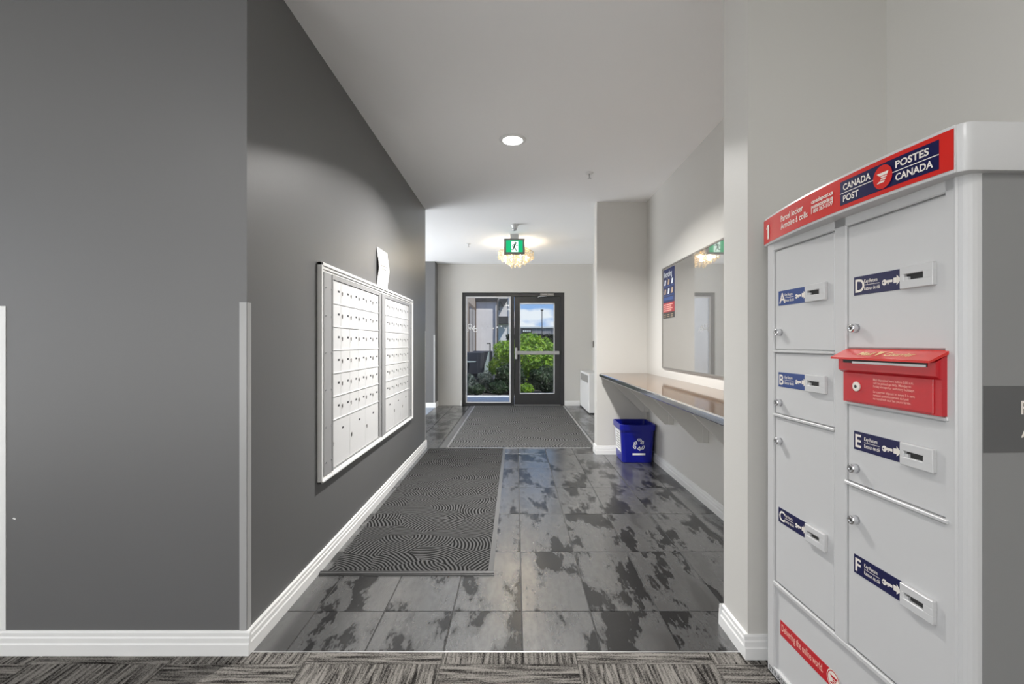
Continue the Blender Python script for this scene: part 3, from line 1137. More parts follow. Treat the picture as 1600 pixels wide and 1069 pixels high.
m.build('header_lettering', CAP)
# slogan sticker on the kick panel
m = MB()
m.box(0.067, 0.352, 0.0078, 0.0092, 0.1775, 0.229, DEEPRED)
m.flat(text_polys('Delivering the online world.', 0.034, 0.076, 0.196, bold=0.0004, width=0.215), LF(-0.0074), PINKINK)
m.flat([disc(0.338, 0.206, 0.029, 24)], LF(-0.0070), CREAM)
m.flat(ring2(0.338, 0.206, 0.023, 0.026, 24), LF(-0.0066), DEEPRED)
m.flat([[(0.338 + a * 0.026, 0.206 + b * 0.03) for a, b in w_] for w_ in wing], LF(-0.0066), DEEPRED)
m.build('slogan_sticker', locker)
m = MB()
m.flat(text_polys('STR&SD', 0.024, 0.010, 0.020, bold=0.0002, width=0.11), LF(0.0008), INK)
m.build('maker_mark', locker)
MB().box(LW, LW + 0.0012, 0.031, LDEP, 0.014, 1.556, ENDGREY).build('end_panel', locker)  # thin glossy sheet, darker grey than the rest of the cabinet
# printed panel on the near end of the cabinet
m = MB()
xs0 = LW + 0.0020
m.box(LW, xs0, 0.0315, LDEP - 0.01, 0.972, 1.1114, GREYSIGN)
fn = lambda a, b: (xs0 + 0.0006, a, b)
m.flat(text_polys('Parcel locker', 0.040, 0.1125, 1.0524, bold=0.0006), fn, CREAM)
m.flat(text_polys('Armoire à colis', 0.034, 0.1125, 1.004, bold=0.0006), fn, CREAM)
m.build('side_sign', locker)

# ---------------------------------------------------------------- mailbox panel on the charcoal wall
mbx = thing('mailbox_panel', 'white framed bank of apartment mailboxes set into the charcoal wall', 'mailbox', (XL, 3.63, 0.46))
XD = XL + 0.004
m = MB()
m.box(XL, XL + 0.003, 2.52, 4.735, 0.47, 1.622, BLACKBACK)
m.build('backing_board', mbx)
# moulded casing, two steps
m = MB()
yo0, yo1, zo0, zo1 = 2.505, 4.745, 0.464, 1.630
cw = 0.042
def casing(y0_, y1_, z0_, z1_):
    q = MB()
    q.cbox(XL + 0.003, XL + 0.020, y0_, y1_, z0_, z1_, 0.003, WHITE)
    return q
top = MB()
for a, b, t in ((0.0, 0.018, 0.026), (0.018, 0.034, 0.020), (0.034, 0.046, 0.014)):
    top.cbox(XL + 0.002, XL + t, yo0 + a, yo1 - a, zo1 - b, zo1 - a, 0.002, WHITE)
top.build('casing_top', mbx)
bot = MB()
for a, b, t in ((0.0, 0.012, 0.026), (0.012, 0.022, 0.018), (0.022, 0.030, 0.012)):
    bot.cbox(XL + 0.002, XL + t, yo0 + a, yo1 - a, zo0 + a, zo0 + b, 0.002, WHITE)
bot.build('casing_bottom', mbx)
for side, nm in ((0, 'casing_side'), (1, 'casing_side')):
    q = MB()
    for a, b, t in ((0.0, 0.018, 0.026), (0.018, 0.034, 0.020), (0.034, 0.046, 0.014)):
        ya_, yb_ = (yo0 + a, yo0 + b) if side == 0 else (yo1 - b, yo1 - a)
        q.cbox(XL + 0.002, XL + t, ya_, yb_, zo0 + a, zo1 - a, 0.002, WHITE)
    q.build(nm, mbx)
# aluminium jambs with bolts
zi0, zi1 = zo0 + 0.028, zo1 - 0.046
def jamb(y0_, y1_, t, bolts):
    q = MB()
    q.cbox(XL + 0.003, XL + t, y0_, y1_, zi0, zi1, 0.0015, BOXFRAME)
    if y1_ - y0_ > 0.05:
        q.cbox(XL + t - 0.001, XL + t + 0.004, y1_ - 0.014, y1_, zi0, zi1, 0.001, BOXFRAME)
    for z in bolts:
        for yy in (y0_ + 0.02, y1_ - 0.02):
            q.lathe([(0.005, 0.0), (0.005, 0.003)], (XL + t, yy, z), CHROME, 8, 'x')
    q.build('frame_jamb', mbx)
bz = [0.56, 0.75, 0.95, 1.15, 1.35, 1.5]
jamb(2.551, 2.672, 0.020, bz)
jamb(3.602, 3.648, 0.016, [])
jamb(3.652, 3.690, 0.024, [])
jamb(3.694, 3.752, 0.018, [])
jamb(4.618, 4.699, 0.018, bz)
MB().box(XL + 0.003, XL + 0.012, 2.672, 4.618, zi1 - 0.022, zi1, BOXFRAME).build('frame_head', mbx)
MB().box(XL + 0.003, XL + 0.014, 2.672, 4.618, zi0, zi0 + 0.010, BOXFRAME).build('frame_sill', mbx)
row0, rowp = 1.562, 0.1325


def mail_door(y0_, y1_, z0_, z1_):
    return MB().cbox(XL + 0.0032, XD + 0.003, y0_ + 0.0012, y1_ - 0.0012, z0_ + 0.0015, z1_ - 0.0015, 0.0012, BOXDOOR).mesh('mailbox_door', ((XL), (y0_ + y1_) / 2, z0_))


lab = MB()
for k in range(3):
    lab.box(0, 0.0006, 0.010 * k, 0.010 * k + 0.0085, -0.006, 0.006, INK)
lab_me = lab.mesh('number_label', (0, 0.015, 0))
lk = MB()
lk.lathe([(0.0085, 0.0), (0.0085, 0.003), (0.004, 0.0035)], (0, 0, 0), SIGNBODY, 10, 'x')
lk.box(0, 0.003, -0.005, 0.005, -0.016, 0.0, SIGNBODY)
lk_me = lk.mesh('lock', (0, 0, 0))


def put(name, me, parent, loc):
    o = bpy.data.objects.new(name, me)
    COL.objects.link(o)
    o.parent = parent
    o.location = loc
    return o


for ys_, pitch in ((2.680, 0.153), (3.760, 0.142)):
    me = mail_door(0, pitch, 0, rowp)
    for r in range(6):
        zt = row0 - rowp * r
        for c in range(6):
            yy = ys_ + pitch * c
            d = put('mailbox_door', me, mbx, Vector((XL, yy + pitch / 2, zt - rowp)) - Vector((XL, 3.63, 0.46)))
            put('lock', lk_me, d, (XD + 0.003 - XL, -pitch / 2 + 0.018, rowp * 0.52))
            put('number_label', lab_me, d, (XD + 0.003 - XL, pitch / 2 - 0.036, rowp * 0.55))
    zb = row0 - rowp * 6
    for c in range(3):
        d = put('parcel_door', mail_door(0, 2 * pitch, 0, zb - zi0 - 0.008), mbx, Vector((XL, ys_ + pitch * (2 * c + 1), zi0 + 0.008)) - Vector((XL, 3.63, 0.46)))
        put('lock', lk_me, d, (XD + 0.003 - XL, -pitch + 0.03, 0.135))
        put('number_label', lab_me, d, (XD + 0.003 - XL, 0.03, 0.20))
    for r in range(1, 7):
        zt = row0 - rowp * r
        MB().box(XL + 0.0035, XL + 0.0105, ys_, ys_ + pitch * 6, zt - 0.0025, zt + 0.0025, WHITE).build('shelf_edge', mbx)
# curled notice above
m = MB()
n = 10
for i in range(n):
    def cp(k):
        z = 1.632 + 0.292 * k / n
        return XL + 0.004 + 0.016 * math.sin(PI * k / n) ** 2, z
    (xa, za), (xb, zb) = cp(i), cp(i + 1)
    m.add([(xa, 3.575, za), (xa * 1.0 + 0.004, 3.85, za), (xb + 0.004, 3.85, zb), (xb, 3.575, zb)], [(0, 1, 2, 3)], PAPER)
for k, (a, b) in enumerate(((3.62, 3.79), (3.65, 3.77))):
    z = 1.792 - 0.022 * k
    xx = XL + 0.0225
    m.box(xx, xx + 0.0004, a, b, z, z + 0.007, SIGNBODY)
tag(m.build('notice_sheet'), 'curled white paper notice taped above the mailboxes', 'notice')

# ---------------------------------------------------------------- alcove: shelf, brackets, board, poster, bin
sh = thing('wall_counter', 'brown polished wall counter with chrome edge and painted brackets', 'counter', (1.16, 3.62, 0))
m = MB()
m.box(0.915, XR - 0.001, 2.041, 5.198, 0.843, 0.880, COUNTER)
m.build('counter_top', sh)
m = MB()
m.cbox(0.895, 0.915, 2.041, 5.12, 0.842, 0.881, 0.006, CHROME)
m.build('edge_trim', sh)
MB().lathe([(0.021, 0), (0.021, 0.02), (0.014, 0.026)], (0.912, 5.11, 0.861), RUBBER, 12, 'y').build('edge_cap', sh)
for yb_ in (2.77, 3.545, 4.33, 5.145):
    q = MB()
    q.prism([(0.995, 0.842), (0.995, 0.815), (1.345, 0.470), (XR - 0.001, 0.470), (XR - 0.001, 0.842)], yb_ - 0.012, yb_ + 0.012, 'y', GREIGE)
    q.box(XR - 0.045, XR - 0.001, yb_ - 0.020, yb_ - 0.012, 0.470, 0.80, GREIGE)
    soften(q.build('bracket', sh), 0.0015, 1)

bd = thing('gloss_board', 'large glossy grey board in a thin dark frame above the counter', 'whiteboard', (XR, 3.8, 0.967))
yb0, yb1, zb0, zb1 = 3.0, 4.61, 0.967, 1.918
MB().box(XR - 0.012, XR - 0.001, yb0 + 0.01, yb1 - 0.01, zb0 + 0.01, zb1 - 0.01, BOARD).build('board_surface', bd)
m = MB()
m.box(XR - 0.016, XR - 0.001, yb0, yb0 + 0.012, zb0, zb1, SIGNBODY)
m.box(XR - 0.016, XR - 0.001, yb1 - 0.012, yb1, zb0, zb1, SIGNBODY)
m.box(XR - 0.016, XR - 0.001, yb0 + 0.012, yb1 - 0.012, zb0, zb0 + 0.012, SIGNBODY)
m.box(XR - 0.016, XR - 0.001, yb0 + 0.012, yb1 - 0.012, zb1 - 0.012, zb1, SIGNBODY)
m.build('board_frame', bd)
# poster on the far end of the board; s runs from the far edge towards the camera
m = MB()
xp = XR - 0.0128
pf = lambda off: (lambda s, z: (xp - off, 4.575 - s, z))
W_, Z0, Z1 = 0.325, 1.435, 1.895
m.box(xp, XR - 0.012, 4.575 - W_, 4.575, Z0, Z1, PBLUE)
m.flat([rect(0, W_, Z0 + 0.055, Z0 + 0.145)], pf(0.0003), PRED)
m.flat([rect(0, W_, Z0, Z0 + 0.055)], pf(0.0003), PBLACK)
m.flat([rect(0.01, W_ - 0.04, Z0 + 0.165, Z0 + 0.195)], pf(0.0003), PMID)
m.flat(text_polys('Recycling', 0.075, 0.02, Z1 - 0.075, bold=0.001, width=W_ - 0.09), pf(0.0006), PWHITE)
for r in range(2):
    for c in range(3):
        a, b = 0.02 + 0.1 * c, Z1 - 0.15 - 0.085 * r
        m.flat([rect(a, a + 0.085, b - 0.018, b - 0.008)], pf(0.0006), PMID)
        m.flat([[(a + 0.01, b), (a + 0.055, b), (a + 0.07, b + 0.045), (a + 0.03, b + 0.05)]], pf(0.0006), PTAN if (r + c) % 2 else PWHITE)
for k in range(4):
    b = Z0 + 0.068 + 0.018 * k
    m.flat([rect(0.02, 0.24 + 0.03 * (k % 2), b, b + 0.008)], pf(0.0006), PINKINK)
for c in range(3):
    m.flat([rect(0.02 + 0.1 * c, 0.085 + 0.1 * c, Z0 + 0.012, Z0 + 0.018), rect(0.02 + 0.1 * c, 0.085 + 0.1 * c, Z0 + 0.03, Z0 + 0.036)], pf(0.0006), PTAN)
tag(m.build('recycling_poster'), 'narrow blue, red and black recycling poster stuck on the glossy board', 'poster')

bn = thing('recycling_bin', 'open blue plastic recycling box with white recycling symbol in the alcove', 'bin', (1.22, 4.975, 0))


def rr_rect(x0, x1, y0, y1, r, z, n=4):
    out = []
    for cx_, cy_, a in ((x1 - r, y1 - r, 0), (x0 + r, y1 - r, PI / 2), (x0 + r, y0 + r, PI), (x1 - r, y0 + r, 1.5 * PI)):
        for i in range(n + 1):
            t = a + PI / 2 * i / n
            out.append((cx_ + r * math.cos(t), cy_ + r * math.sin(t), z))
    return out


def loft(m, loops, mt, close_first=False, close_last=False):
    n = len(loops[0])
    vs = [p for L in loops for p in L]
    fs = []
    for j in range(len(loops) - 1):
        for i in range(n):
            k = (i + 1) % n
            fs.append((j * n + i, j * n + k, (j + 1) * n + k, (j + 1) * n + i))
    if close_first:
        fs.append(tuple(reversed(range(n))))
    if close_last:
        fs.append(tuple((len(loops) - 1) * n + i for i in range(n)))
    m.add(vs, fs, mt, False)


bx = lambda e, z, f=0.0: rr_rect(1.072 - e + f, 1.374 + e - f * 0.2, 4.815 - e, 5.140 + e, 0.035, z)
m = MB()
loft(m, [bx(-0.006, 0.0), bx(0.0, 0.008), bx(0.016, 0.33), bx(0.016, 0.335)], BLUE, close_first=True)
loft(m, [bx(0.012, 0.335), bx(-0.006, 0.012)], BLUE, close_last=True)
m.build('bin_shell', bn)
m = MB()
loft(m, [bx(0.014, 0.330), bx(0.028, 0.332), bx(0.029, 0.384), bx(0.026, 0.388), bx(0.016, 0.387), bx(0.012, 0.33)], BLUE)
m.build('bin_rim', bn)


def bin_front(off):
    def f(x, z):
        return (x, 4.815 - 0.016 * z / 0.33 - off, z)
    return f


m = MB()
cx, cz, r = 1.235, 0.185, 0.060
arrow = [(-0.16, 0.98), (0.26, 0.98), (0.56, 0.50), (0.74, 0.62), (0.70, 0.12), (0.22, 0.26), (0.42, 0.38), (0.12, 0.78), (-0.02, 0.62), (-0.26, 0.80)]
for k in range(3):
    a = -2 * PI * k / 3
    pts = [(cx + r * (p * math.cos(a) - q_ * math.sin(a)), cz + r * (p * math.sin(a) + q_ * math.cos(a))) for p, q_ in arrow]
    m.flat(stroke(pts, 0.0075, True), bin_front(0.0012), PAPER)
m.flat([rect(cx - 0.064, cx + 0.064, cz - 0.105, cz - 0.085)], bin_front(0.0012), PAPER)
o = m.build('recycling_symbol', bn)
m = MB()
sf = lambda off: (lambda y, z: (1.072 - 0.016 * z / 0.33 - off, y, z))
m.flat([rect(4.86, 5.10, 0.10, 0.318)], sf(0.0012), PAPER)
for k in range(7):
    z = 0.125 + 0.026 * k
    m.flat([rect(4.89, 5.06 - 0.03 * (k % 2), z, z + 0.010)], sf(0.0018), SIGNBODY)
m.build('paper_sticker', bn)

# ---------------------------------------------------------------- vestibule wall heater, switch
ht = thing('wall_heater', 'white convector heater cabinet on the vestibule side wall', 'heater', (1.36, 8.7, 0))
soften(MB().box(1.243, 1.484, 8.14, 9.262, 0.018, 0.684, HEATW).build('heater_cabinet', ht), 0.006, 2)
MB().cbox(1.237, 1.244, 8.18, 9.23, 0.05, 0.50, 0.002, HEATW).build('front_panel', ht)
m = MB()
m.box(1.2405, 1.2425, 8.26, 9.16, 0.52, 0.645, SIGNBODY)
for k in range(7):
    z = 0.525 + 0.017 * k
    m.box(1.2375, 1.2425, 8.26, 9.16, z, z + 0.008, GUARD)
m.build('outlet_grille', ht)
m = MB()
m.box(1.27, 1.46, 8.18, 9.23, 0.0, 0.02, BLACKBACK)
m.build('plinth', ht)
m = MB()
m.cbox(1.455, 1.484, 9.11, 9.19, 1.13, 1.25, 0.004, SIGNBODY)
m.cbox(1.449, 1.456, 9.13, 9.17, 1.16, 1.22, 0.003, GUARD)
tag(m.build('wall_switch'), 'small grey switch box on the wall above the heater', 'switch')

# ---------------------------------------------------------------- ceiling fittings
dl = thing('downlight', 'round recessed ceiling downlight glowing over the runner mat', 'light', (-0.024, 3.62, H))
m = MB()
m.lathe([(0.072, -0.006), (0.080, -0.010), (0.100, -0.004), (0.103, 0.0)], (-0.024, 3.62, H), WHITE, 28)
m.build('trim_ring', dl)
MB().lathe([(0.073, -0.0095), (0.073, -0.0105), (0.05, -0.0125)], (-0.024, 3.62, H), LEDW, 28).build('lens', dl)
lamp('downlight_lamp', 'AREA', (-0.024, 3.62, H - 0.02), DOWNLIGHT_W, (1, 0.98, 0.95), aim=(0, 0, -1), shape='DISK', size=0.15, spread=R(140))
for i, (lx, ly) in enumerate(LOBBY_FILL_PANELS):  # unseen panels, added to brighten the lobby side
    t = thing('lobby_fill_panel', 'square light panel added unseen behind the camera for fill', 'light', (lx, ly, H), group='added lobby fill panels')
    m = MB()
    for a, b, c, d in ((-0.3, 0.3, -0.3, -0.28), (-0.3, 0.3, 0.28, 0.3), (-0.3, -0.28, -0.28, 0.28), (0.28, 0.3, -0.28, 0.28)):
        m.box(lx + a, lx + b, ly + c, ly + d, H - 0.02, H, WHITE)
    m.build('panel_frame', t)
    MB().box(lx - 0.28, lx + 0.28, ly - 0.28, ly + 0.28, H - 0.012, H, LEDW).build('diffuser', t)
    lamp('lobby_fill_lamp', 'AREA', (lx, ly, H - 0.03), LOBBY_FILL_W, (1, 0.985, 0.96), aim=(0, 0, -1), shape='SQUARE', size=0.55)


def sprinkler(x, y, label, s=1.0):
    t = thing('sprinkler', label, 'sprinkler', (x, y, H))
    MB().lathe([(0.012 * s, -0.012), (0.034 * s, -0.008), (0.036 * s, 0.0)], (x, y, H), WHITE, 18).build('escutcheon', t)
    m = MB()
    m.lathe([(0.006 * s, -0.050), (0.007 * s, -0.010)], (x, y, H), ALU, 8)
    m.lathe([(0.004 * s, -0.053), (0.018 * s, -0.052), (0.018 * s, -0.050)], (x, y, H), ALU, 12)
    m.build('sprinkler_head', t)


sprinkler(0.663, 4.32, 'white ceiling sprinkler on the alcove side of the corridor')
sprinkler(-0.73, 7.39, 'tiny white ceiling sprinkler left of the crystal light')
sd = thing('heat_detector', 'small cup shaped ceiling detector in front of the exit sign', 'detector', (-0.016, 6.2, H))
MB().lathe([(0.026, -0.052), (0.036, -0.045), (0.042, -0.02), (0.05, 0.0)], (-0.016, 6.2, H), WHITE, 20).build('detector_base', sd)
MB().lathe([(0.012, -0.082), (0.024, -0.078), (0.030, -0.062), (0.024, -0.052)], (-0.016, 6.2, H), ALU, 20).build('detector_cap', sd)

es = thing('exit_sign', 'green running figure exit sign hanging from the ceiling', 'sign', (-0.02, 6.75, H))
ex, ey = -0.02, 6.75
ez0, ez1, eh = 2.462, 2.677, 0.145
m = MB()
m.box(ex - eh, ex + eh, ey, ey + 0.05, ez0, ez1, SIGNBODY)
for a, b, c, d in ((-eh, eh, ez0, ez0 + 0.024), (-eh, eh, ez1 - 0.024, ez1), (-eh, -eh + 0.028, ez0 + 0.024, ez1 - 0.024), (eh - 0.028, eh, ez0 + 0.024, ez1 - 0.024)):
    m.box(ex + a, ex + b, ey - 0.012, ey, c, d, SIGNBODY)
m.build('sign_housing', es)
m = MB()
m.box(ex - 0.117, ex + 0.117, ey - 0.004, ey, ez0 + 0.024, ez1 - 0.024, EXITG)
sfn = lambda off: (lambda a, b: (ex + a, ey - 0.004 - off, (ez0 + ez1) / 2 + b))
m.flat([rect(-0.040, 0.052, -0.078, 0.070)], sfn(0.001), EXITW)
m.flat([disc(0.018, 0.046, 0.013, 14)], sfn(0.002), EXITD)
for pts, w in (([(0.008, 0.028), (-0.008, -0.014)], 0.022), ([(-0.006, -0.012), (0.014, -0.034), (0.026, -0.066)], 0.012),
               ([(-0.008, -0.014), (-0.014, -0.044), (-0.036, -0.046)], 0.012), ([(0.006, 0.026), (0.028, 0.012), (0.046, 0.012)], 0.009),
               ([(0.004, 0.028), (-0.022, 0.020), (-0.030, -0.002)], 0.009)):
    m.flat(stroke(pts, w), sfn(0.002), EXITD)
m.build('sign_face', es)
MB().box(ex - 0.06, ex + 0.06, ey + 0.008, ey + 0.042, ez1, H, WHITE).build('ceiling_canopy', es)

# crystal chandelier
ch = thing('crystal_chandelier', 'flush crystal chandelier glowing warm behind the exit sign', 'chandelier', (0.0, 7.30, H))
c0 = Vector((0.0, 7.30, 0))
MB().lathe([(0.10, -0.03), (0.13, -0.012), (0.13, 0.0)], (0, 7.30, H), GOLD, 24).build('ceiling_plate', ch)
m = MB()
m.lathe([(0.012, -0.20), (0.016, -0.03)], (0, 7.30, H), GOLD, 10)
m.build('stem', ch)
rng = random.Random(5)
for rad, cnt, ztop, nb in ((0.262, 24, 2.595, 3), (0.205, 20, 2.585, 4), (0.145, 15, 2.575, 5), (0.075, 9, 2.56, 6)):
    for k in range(cnt):
        a = 2 * PI * (k + 0.5 * (cnt % 2)) / cnt + rng.uniform(-0.06, 0.06)
        dx, dy = math.cos(a), math.sin(a)
        zz = ztop + rng.uniform(-0.012, 0.012)
        rr = rad + rng.uniform(-0.008, 0.008)
        m = MB()
        m.tube([(dx * 0.03, 7.30 + dy * 0.03, 2.69), (dx * rr * 0.6, 7.30 + dy * rr * 0.6, zz + 0.060), (dx * rr, 7.30 + dy * rr, zz)], 0.0022, GOLD, 4)
        z = zz
        for q in range(nb):
            s = 0.0125 if q < nb - 1 else 0.017
            hh = s * (1.15 if q < nb - 1 else 1.7)
            x_, y_ = dx * rr, 7.30 + dy * rr
            vs = [(x_, y_, z), (x_ + s, y_, z - hh), (x_, y_ + s, z - hh), (x_ - s, y_, z - hh), (x_, y_ - s, z - hh), (x_, y_, z - 2 * hh)]
            fs = [(0, 1, 2), (0, 2, 3), (0, 3, 4), (0, 4, 1), (5, 2, 1), (5, 3, 2), (5, 4, 3), (5, 1, 4)]
            m.add(vs, fs, CRYSTAL)
            z -= 2 * hh + 0.001
        m.build('crystal_strand', ch)
for k in range(8):
    a = 2 * PI * (k + 0.5) / 8
    px, py = 0.172 * math.cos(a), 7.30 + 0.172 * math.sin(a)
    MB().lathe([(0.004, -0.035), (0.014, -0.02), (0.016, -0.005), (0.009, 0.012)], (px, py, 2.51), BULB, 10).build('bulb', ch)
    lamp('bulb_lamp', 'POINT', (px, py, 2.50), CHANDELIER_W / 8, (1, 0.86, 0.66), shadow_soft_size=0.018)

# ---------------------------------------------------------------- outside
MB().box(-12, 12, 9.46, 11.12, -0.12, 0.0, CONCRETE).build('path_outside', kind='structure')
MB().box(-14, 14, 11.12, 17.5, -0.30, -0.06, SOIL).build('planting_bed_ground', kind='structure')
MB().box(-60, 60, 17.5, 110, -0.30, -0.08, LAWN).build('ground_outside', kind='structure')


def leaves(m, n, shape, size, mt, rng, up=0.25):
    vs, fs = [], []
    for i in range(n):
        p, nn = shape(rng)
        s = size * rng.uniform(0.6, 1.35)
        d = Vector((rng.gauss(0, 1), rng.gauss(0, 1), rng.gauss(0, 1)))
        nrm = (nn + 0.9 * d.normalized() + Vector((0, 0, up))).normalized()
        t = nrm.cross(Vector((rng.gauss(0, 1), rng.gauss(0, 1), rng.gauss(0, 1)))).normalized()
        b = nrm.cross(t)
        k = len(vs)
        vs += [p - t * s, p - b * s * 0.42 + nrm * s * 0.12, p + t * s, p + b * s * 0.42 + nrm * s * 0.12]
        fs += [(k, k + 1, k + 2), (k, k + 2, k + 3)]
    m.add(vs, fs, mt)


def ellipsoid(c, r, lump, shell=0.75, zmin=None):
    c, r = Vector(c), Vector(r)
    def f(rng):
        while True:
            d = Vector((rng.gauss(0, 1), rng.gauss(0, 1), rng.gauss(0, 1))).normalized()
            q = shell + (1 - shell) * rng.random() ** 0.5
            q *= 1 + lump * math.sin(5.1 * d.x + 1.3) * math.sin(4.3 * d.y + 0.4) + lump * math.sin(6.7 * d.z + 3 * d.x)
            p = Vector((c.x + r.x * d.x * q, c.y + r.y * d.y * q, c.z + r.z * d.z * q))
            if zmin is None or p.z > zmin:
                return p, d
    return f


def shrub(name, x, y, w, dpt, h, n, size, mt, label, seed, stems=7, shell=0.55, group=None):
    rng = random.Random(seed)
    t = thing(name, label, 'shrub', (x, y, -0.06), group=group)
    m = MB()
    leaves(m, n, ellipsoid((x, y, h * 0.50), (w / 2, dpt / 2, h * 0.52), 0.10, shell, -0.04), size, mt, rng)
    o = m.build('foliage', t, kind='stuff')
    m = MB()
    for k in range(stems):
        a = rng.uniform(0, 2 * PI)
        q = rng.uniform(0.1, 0.7)
        m.tube([(x + 0.05 * math.cos(a), y + 0.05 * math.sin(a), -0.07), (x + q * w * 0.25 * math.cos(a), y + q * dpt * 0.25 * math.sin(a), h * 0.4),
                (x + q * w * 0.45 * math.cos(a), y + q * dpt * 0.45 * math.sin(a), h * 0.8)], [0.016, 0.011, 0.004], BARK, 5)
    m.build('stem', t)
    return t


shrub('lime_shrub', 0.28, 13.5, 2.0, 1.9, 1.40, 7500, 0.062, LIME, 'big rounded lime green shrub outside the glass door', 3, 10)
shrub('dark_shrub', -0.14, 12.05, 0.78, 0.7, 0.70, 2600, 0.045, DEEP, 'dark leafy shrub in front of the lime one, behind the door mullion', 4, 6)
shrub('dark_shrub', 0.72, 12.15, 0.80, 0.7, 0.62, 2600, 0.045, DEEP, 'dark leafy shrub at the foot of the lime one, behind the door leaf', 7, 6)
shrub('low_plant', -1.20, 11.85, 0.5, 0.5, 0.42, 1500, 0.036, GREYLEAF, 'low silvery plant outside, farthest from the lime shrub', 8, 5)
shrub('low_plant', -0.78, 12.3, 0.42, 0.5, 0.48, 1700, 0.036, GREYLEAF, 'low silvery plant in front of the wicker chair outside', 9, 5)
shrub('low_plant', -0.42, 11.42, 0.46, 0.42, 0.30, 1200, 0.034, DEEP, 'low dark green plant at the path edge behind the sidelight', 12, 5)
shrub('low_plant', -0.93, 11.40, 0.42, 0.35, 0.22, 900, 0.032, DEEP, 'small dark plant at the path edge by the sidelight corner', 13, 5)
shrub('low_plant', 0.22, 11.42, 0.42, 0.35, 0.24, 900, 0.034, LIME, 'low yellow green plant at the path edge behind the door leaf', 15, 5)
# clipped hedge, far
hg = thing('clipped_hedge', 'long dark clipped hedge across the far side of the lawn', 'hedge', (3.0, 27, -0.08))
rng = random.Random(21)


def boxface(x0, x1, y0_, y1_, z0, z1):
    def f(rng):
        p = Vector((rng.uniform(x0, x1), rng.uniform(y0_, y1_), rng.uniform(z0, z1)))
        if rng.random() < 0.5:
            p.y = y0_ + rng.random() * 0.12
            return p, Vector((0, -1, 0))
        p.z = z1 - rng.random() * 0.15
        return p, Vector((0, 0, 1))
    return f


m = MB()
leaves(m, 14000, boxface(-0.5, 7.5, 26.4, 27.4, 0.05, 1.68), 0.10, HEDGE, rng)
m.box(-0.4, 7.4, 26.55, 27.3, -0.08, 1.52, HEDGE)
m.build('foliage', hg, kind='stuff')

# the far low building with a roof sign, and the lamp post
fb = thing('far_store', 'long low grey building beyond the hedge under the sky', 'building', (8, 70, -0.08))
MB().box(-6, 26, 70, 78, -0.08, 3.62, FARGREY).build('wall', fb)
MB().box(-6.2, 26.2, 69.8, 78.2, 3.50, 3.68, BEAD).build('roof_edge', fb)
m = MB()
m.box(0.85, 2.35, 69.8, 69.95, 2.75, 3.3, DARKTRIM)
for k in range(4):
    m.box(1.05 + 0.3 * k, 1.25 + 0.3 * k, 69.76, 69.8, 2.9, 3.15, PAPER)
m.build('store_sign', fb)
for k in range(9):
    xx = -4.6 + 3.3 * k
    MB().box(xx, xx + 0.10, 69.9, 70.0, 0, 3.5, FARGREY).build('wall_rib', fb)
lp = thing('street_lamp', 'thin black street lamp standing against the sky beyond the hedge', 'street lamp', (2.46, 45, -0.08))
m = MB()
m.tube([(2.46, 45, -0.08), (2.46, 45, 4.30)], [0.05, 0.035], POLE, 8)
m.build('pole', lp)
m = MB()
m.cbox(2.33, 2.59, 44.85, 45.15, 4.28, 4.40, 0.02, POLE)
m.build('lamp_head', lp)

# neighbouring wing: taupe side wall with a window, pale end wall, beam
nb_ = thing('patio_wing', 'taupe and pale stucco wing of the building beside the patio', 'building', (-2.2, 16.0, -0.06))
MB().box(-1.62, -1.43, 14.3, 17.0, -0.06, 3.2, BEIGE).build('side_wall', nb_)
m = MB()
m.box(-1.43, -1.418, 14.5, 16.8, 0.35, 2.45, TAUPE)
m.box(-1.418, -1.41, 14.6, 15.6, 0.45, 2.35, DARKGLASS)
m.box(-1.418, -1.41, 15.7, 16.7, 0.45, 2.35, DARKGLASS)
m.build('side_window', nb_)
MB().box(-1.62, -0.66, 17.0, 17.3, -0.06, 3.2, STUCCO).build('end_wall', nb_)
MB().box(-1.62, -0.62, 16.88, 17.0, 2.70, 2.90, DARKTRIM).build('porch_beam', nb_)
MB().box(-1.45, -1.40, 16.9, 17.0, -0.06, 2.7, TAUPE).build('corner_post', nb_)
m = MB()
m.tube([(-0.645, 16.9, 2.75), (-0.645, 16.9, 0.0)], 0.03, DARKTRIM, 8)
m.build('downpipe', nb_)
MB().box(-2.2, -1.62, 14.3, 14.6, -0.06, 3.2, STUCCO).build('patio_wall', nb_)
MB().box(-2.2, -2.0, 9.6, 14.3, -0.06, 3.2, STUCCO2).build('recess_wall', nb_)
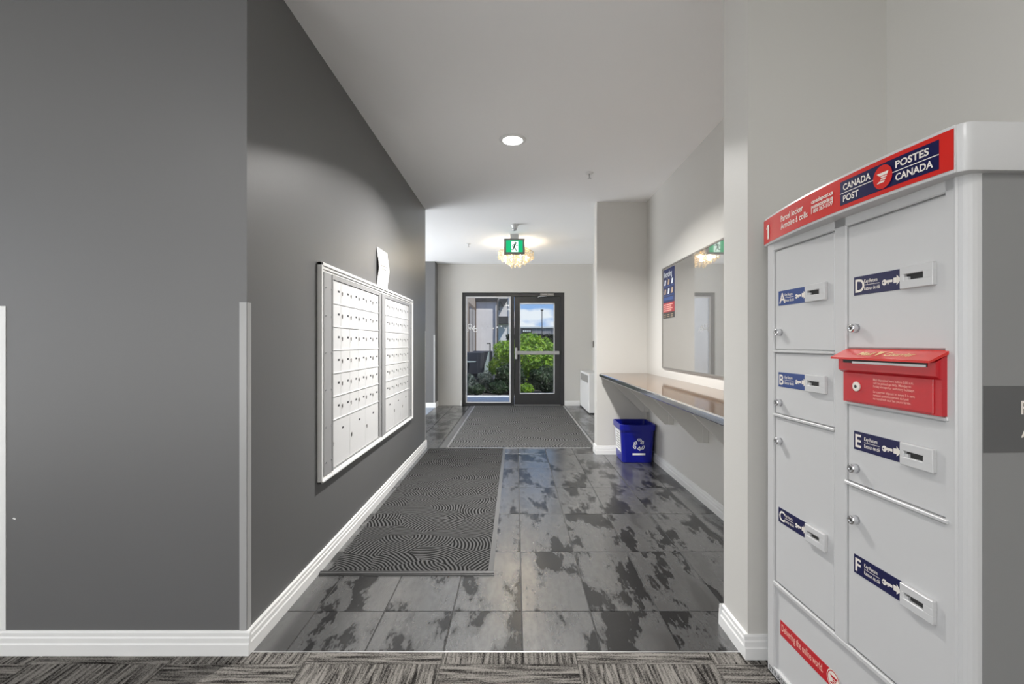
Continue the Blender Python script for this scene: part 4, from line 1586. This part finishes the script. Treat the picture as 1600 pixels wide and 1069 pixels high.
# farther apartment block with a balcony and dark eaves
fa = thing('apartment_block', 'pale apartment block with dark balcony seen past the patio wing', 'building', (-0.9, 31, -0.08))
MB().box(-2.4, -0.42, 30, 34, -0.08, 5.4, STUCCO2).build('wall', fa)
MB().box(-0.46, -0.40, 29.94, 30.0, -0.08, 5.4, BEAD).build('corner_trim', fa)
m = MB()
m.box(-1.25, -0.46, 29.2, 30.0, 2.42, 2.86, DARKTRIM)
m.build('balcony', fa)
m = MB()
m.prism([(-1.05, 3.95), (-0.50, 3.95), (-0.78, 3.50)], 29.3, 30.0, 'y', DARKTRIM)
m.build('gable_bracket', fa)
m = MB()
m.prism([(-1.30, 4.3), (-1.20, 4.3), (-0.98, 3.30), (-1.30, 3.30)], 29.2, 29.9, 'y', DARKTRIM)
m.build('eave', fa)
MB().box(-1.24, -1.19, 29.5, 29.9, 2.86, 3.4, DARKTRIM).build('balcony_post', fa)


def wicker_chair(x, y, rz, label):
    t = thing('wicker_chair', label, 'chair', (x, y, -0.06), rz, group='wicker patio chairs', local=True)
    soften(MB().box(-0.28, 0.28, -0.28, 0.26, 0.26, 0.44, WICKER).build('seat', t), 0.02)
    m = MB()
    m.prism([(0.24, 0.40), (0.32, 0.40), (0.40, 1.02), (0.33, 1.04)], -0.30, 0.30, 'x', WICKER)
    soften(m.build('backrest', t), 0.02)
    for s in (-1, 1):
        a, b = sorted((s * 0.27, s * 0.34))
        soften(MB().box(a, b, -0.28, 0.30, 0.30, 0.68, WICKER).build('armrest', t), 0.02)
        for q in (-0.24, 0.22):
            a, b = sorted((s * 0.24, s * 0.29))
            MB().box(a, b, q, q + 0.05, 0.0, 0.28, WICKER).build('leg', t)


wicker_chair(-1.02, 15.2, R(180), 'dark wicker patio chair nearer the railing post')
wicker_chair(-1.30, 13.6, R(200), 'dark wicker patio chair beside the small patio table')
pt = thing('patio_table', 'small round pale patio table beside the wicker chairs', 'table', (-1.28, 12.9, -0.06))
MB().lathe([(0.20, 0.0), (0.21, 0.01), (0.20, 0.025)], (-1.28, 12.9, 0.70), TEAL, 20).build('table_top', pt)
MB().tube([(-1.28, 12.9, -0.06), (-1.28, 12.9, 0.70)], 0.02, POLE, 8).build('pedestal', pt)
rl = thing('patio_railing', 'black metal patio railing post with a pale curved glass panel', 'railing', (-0.80, 14.6, -0.06))
MB().box(-0.80, -0.765, 14.55, 14.6, -0.06, 1.20, POLE).build('post', rl)
MB().box(-0.88, -0.765, 14.45, 14.6, 1.19, 1.22, POLE).build('top_rail', rl)
m = MB()
m.prism([(-0.97, 0.25), (-0.80, 0.25), (-0.80, 0.98), (-0.84, 0.92), (-0.90, 0.70), (-0.955, 0.50)], 14.56, 14.58, 'y', TEAL)
m.build('glass_panel', rl)
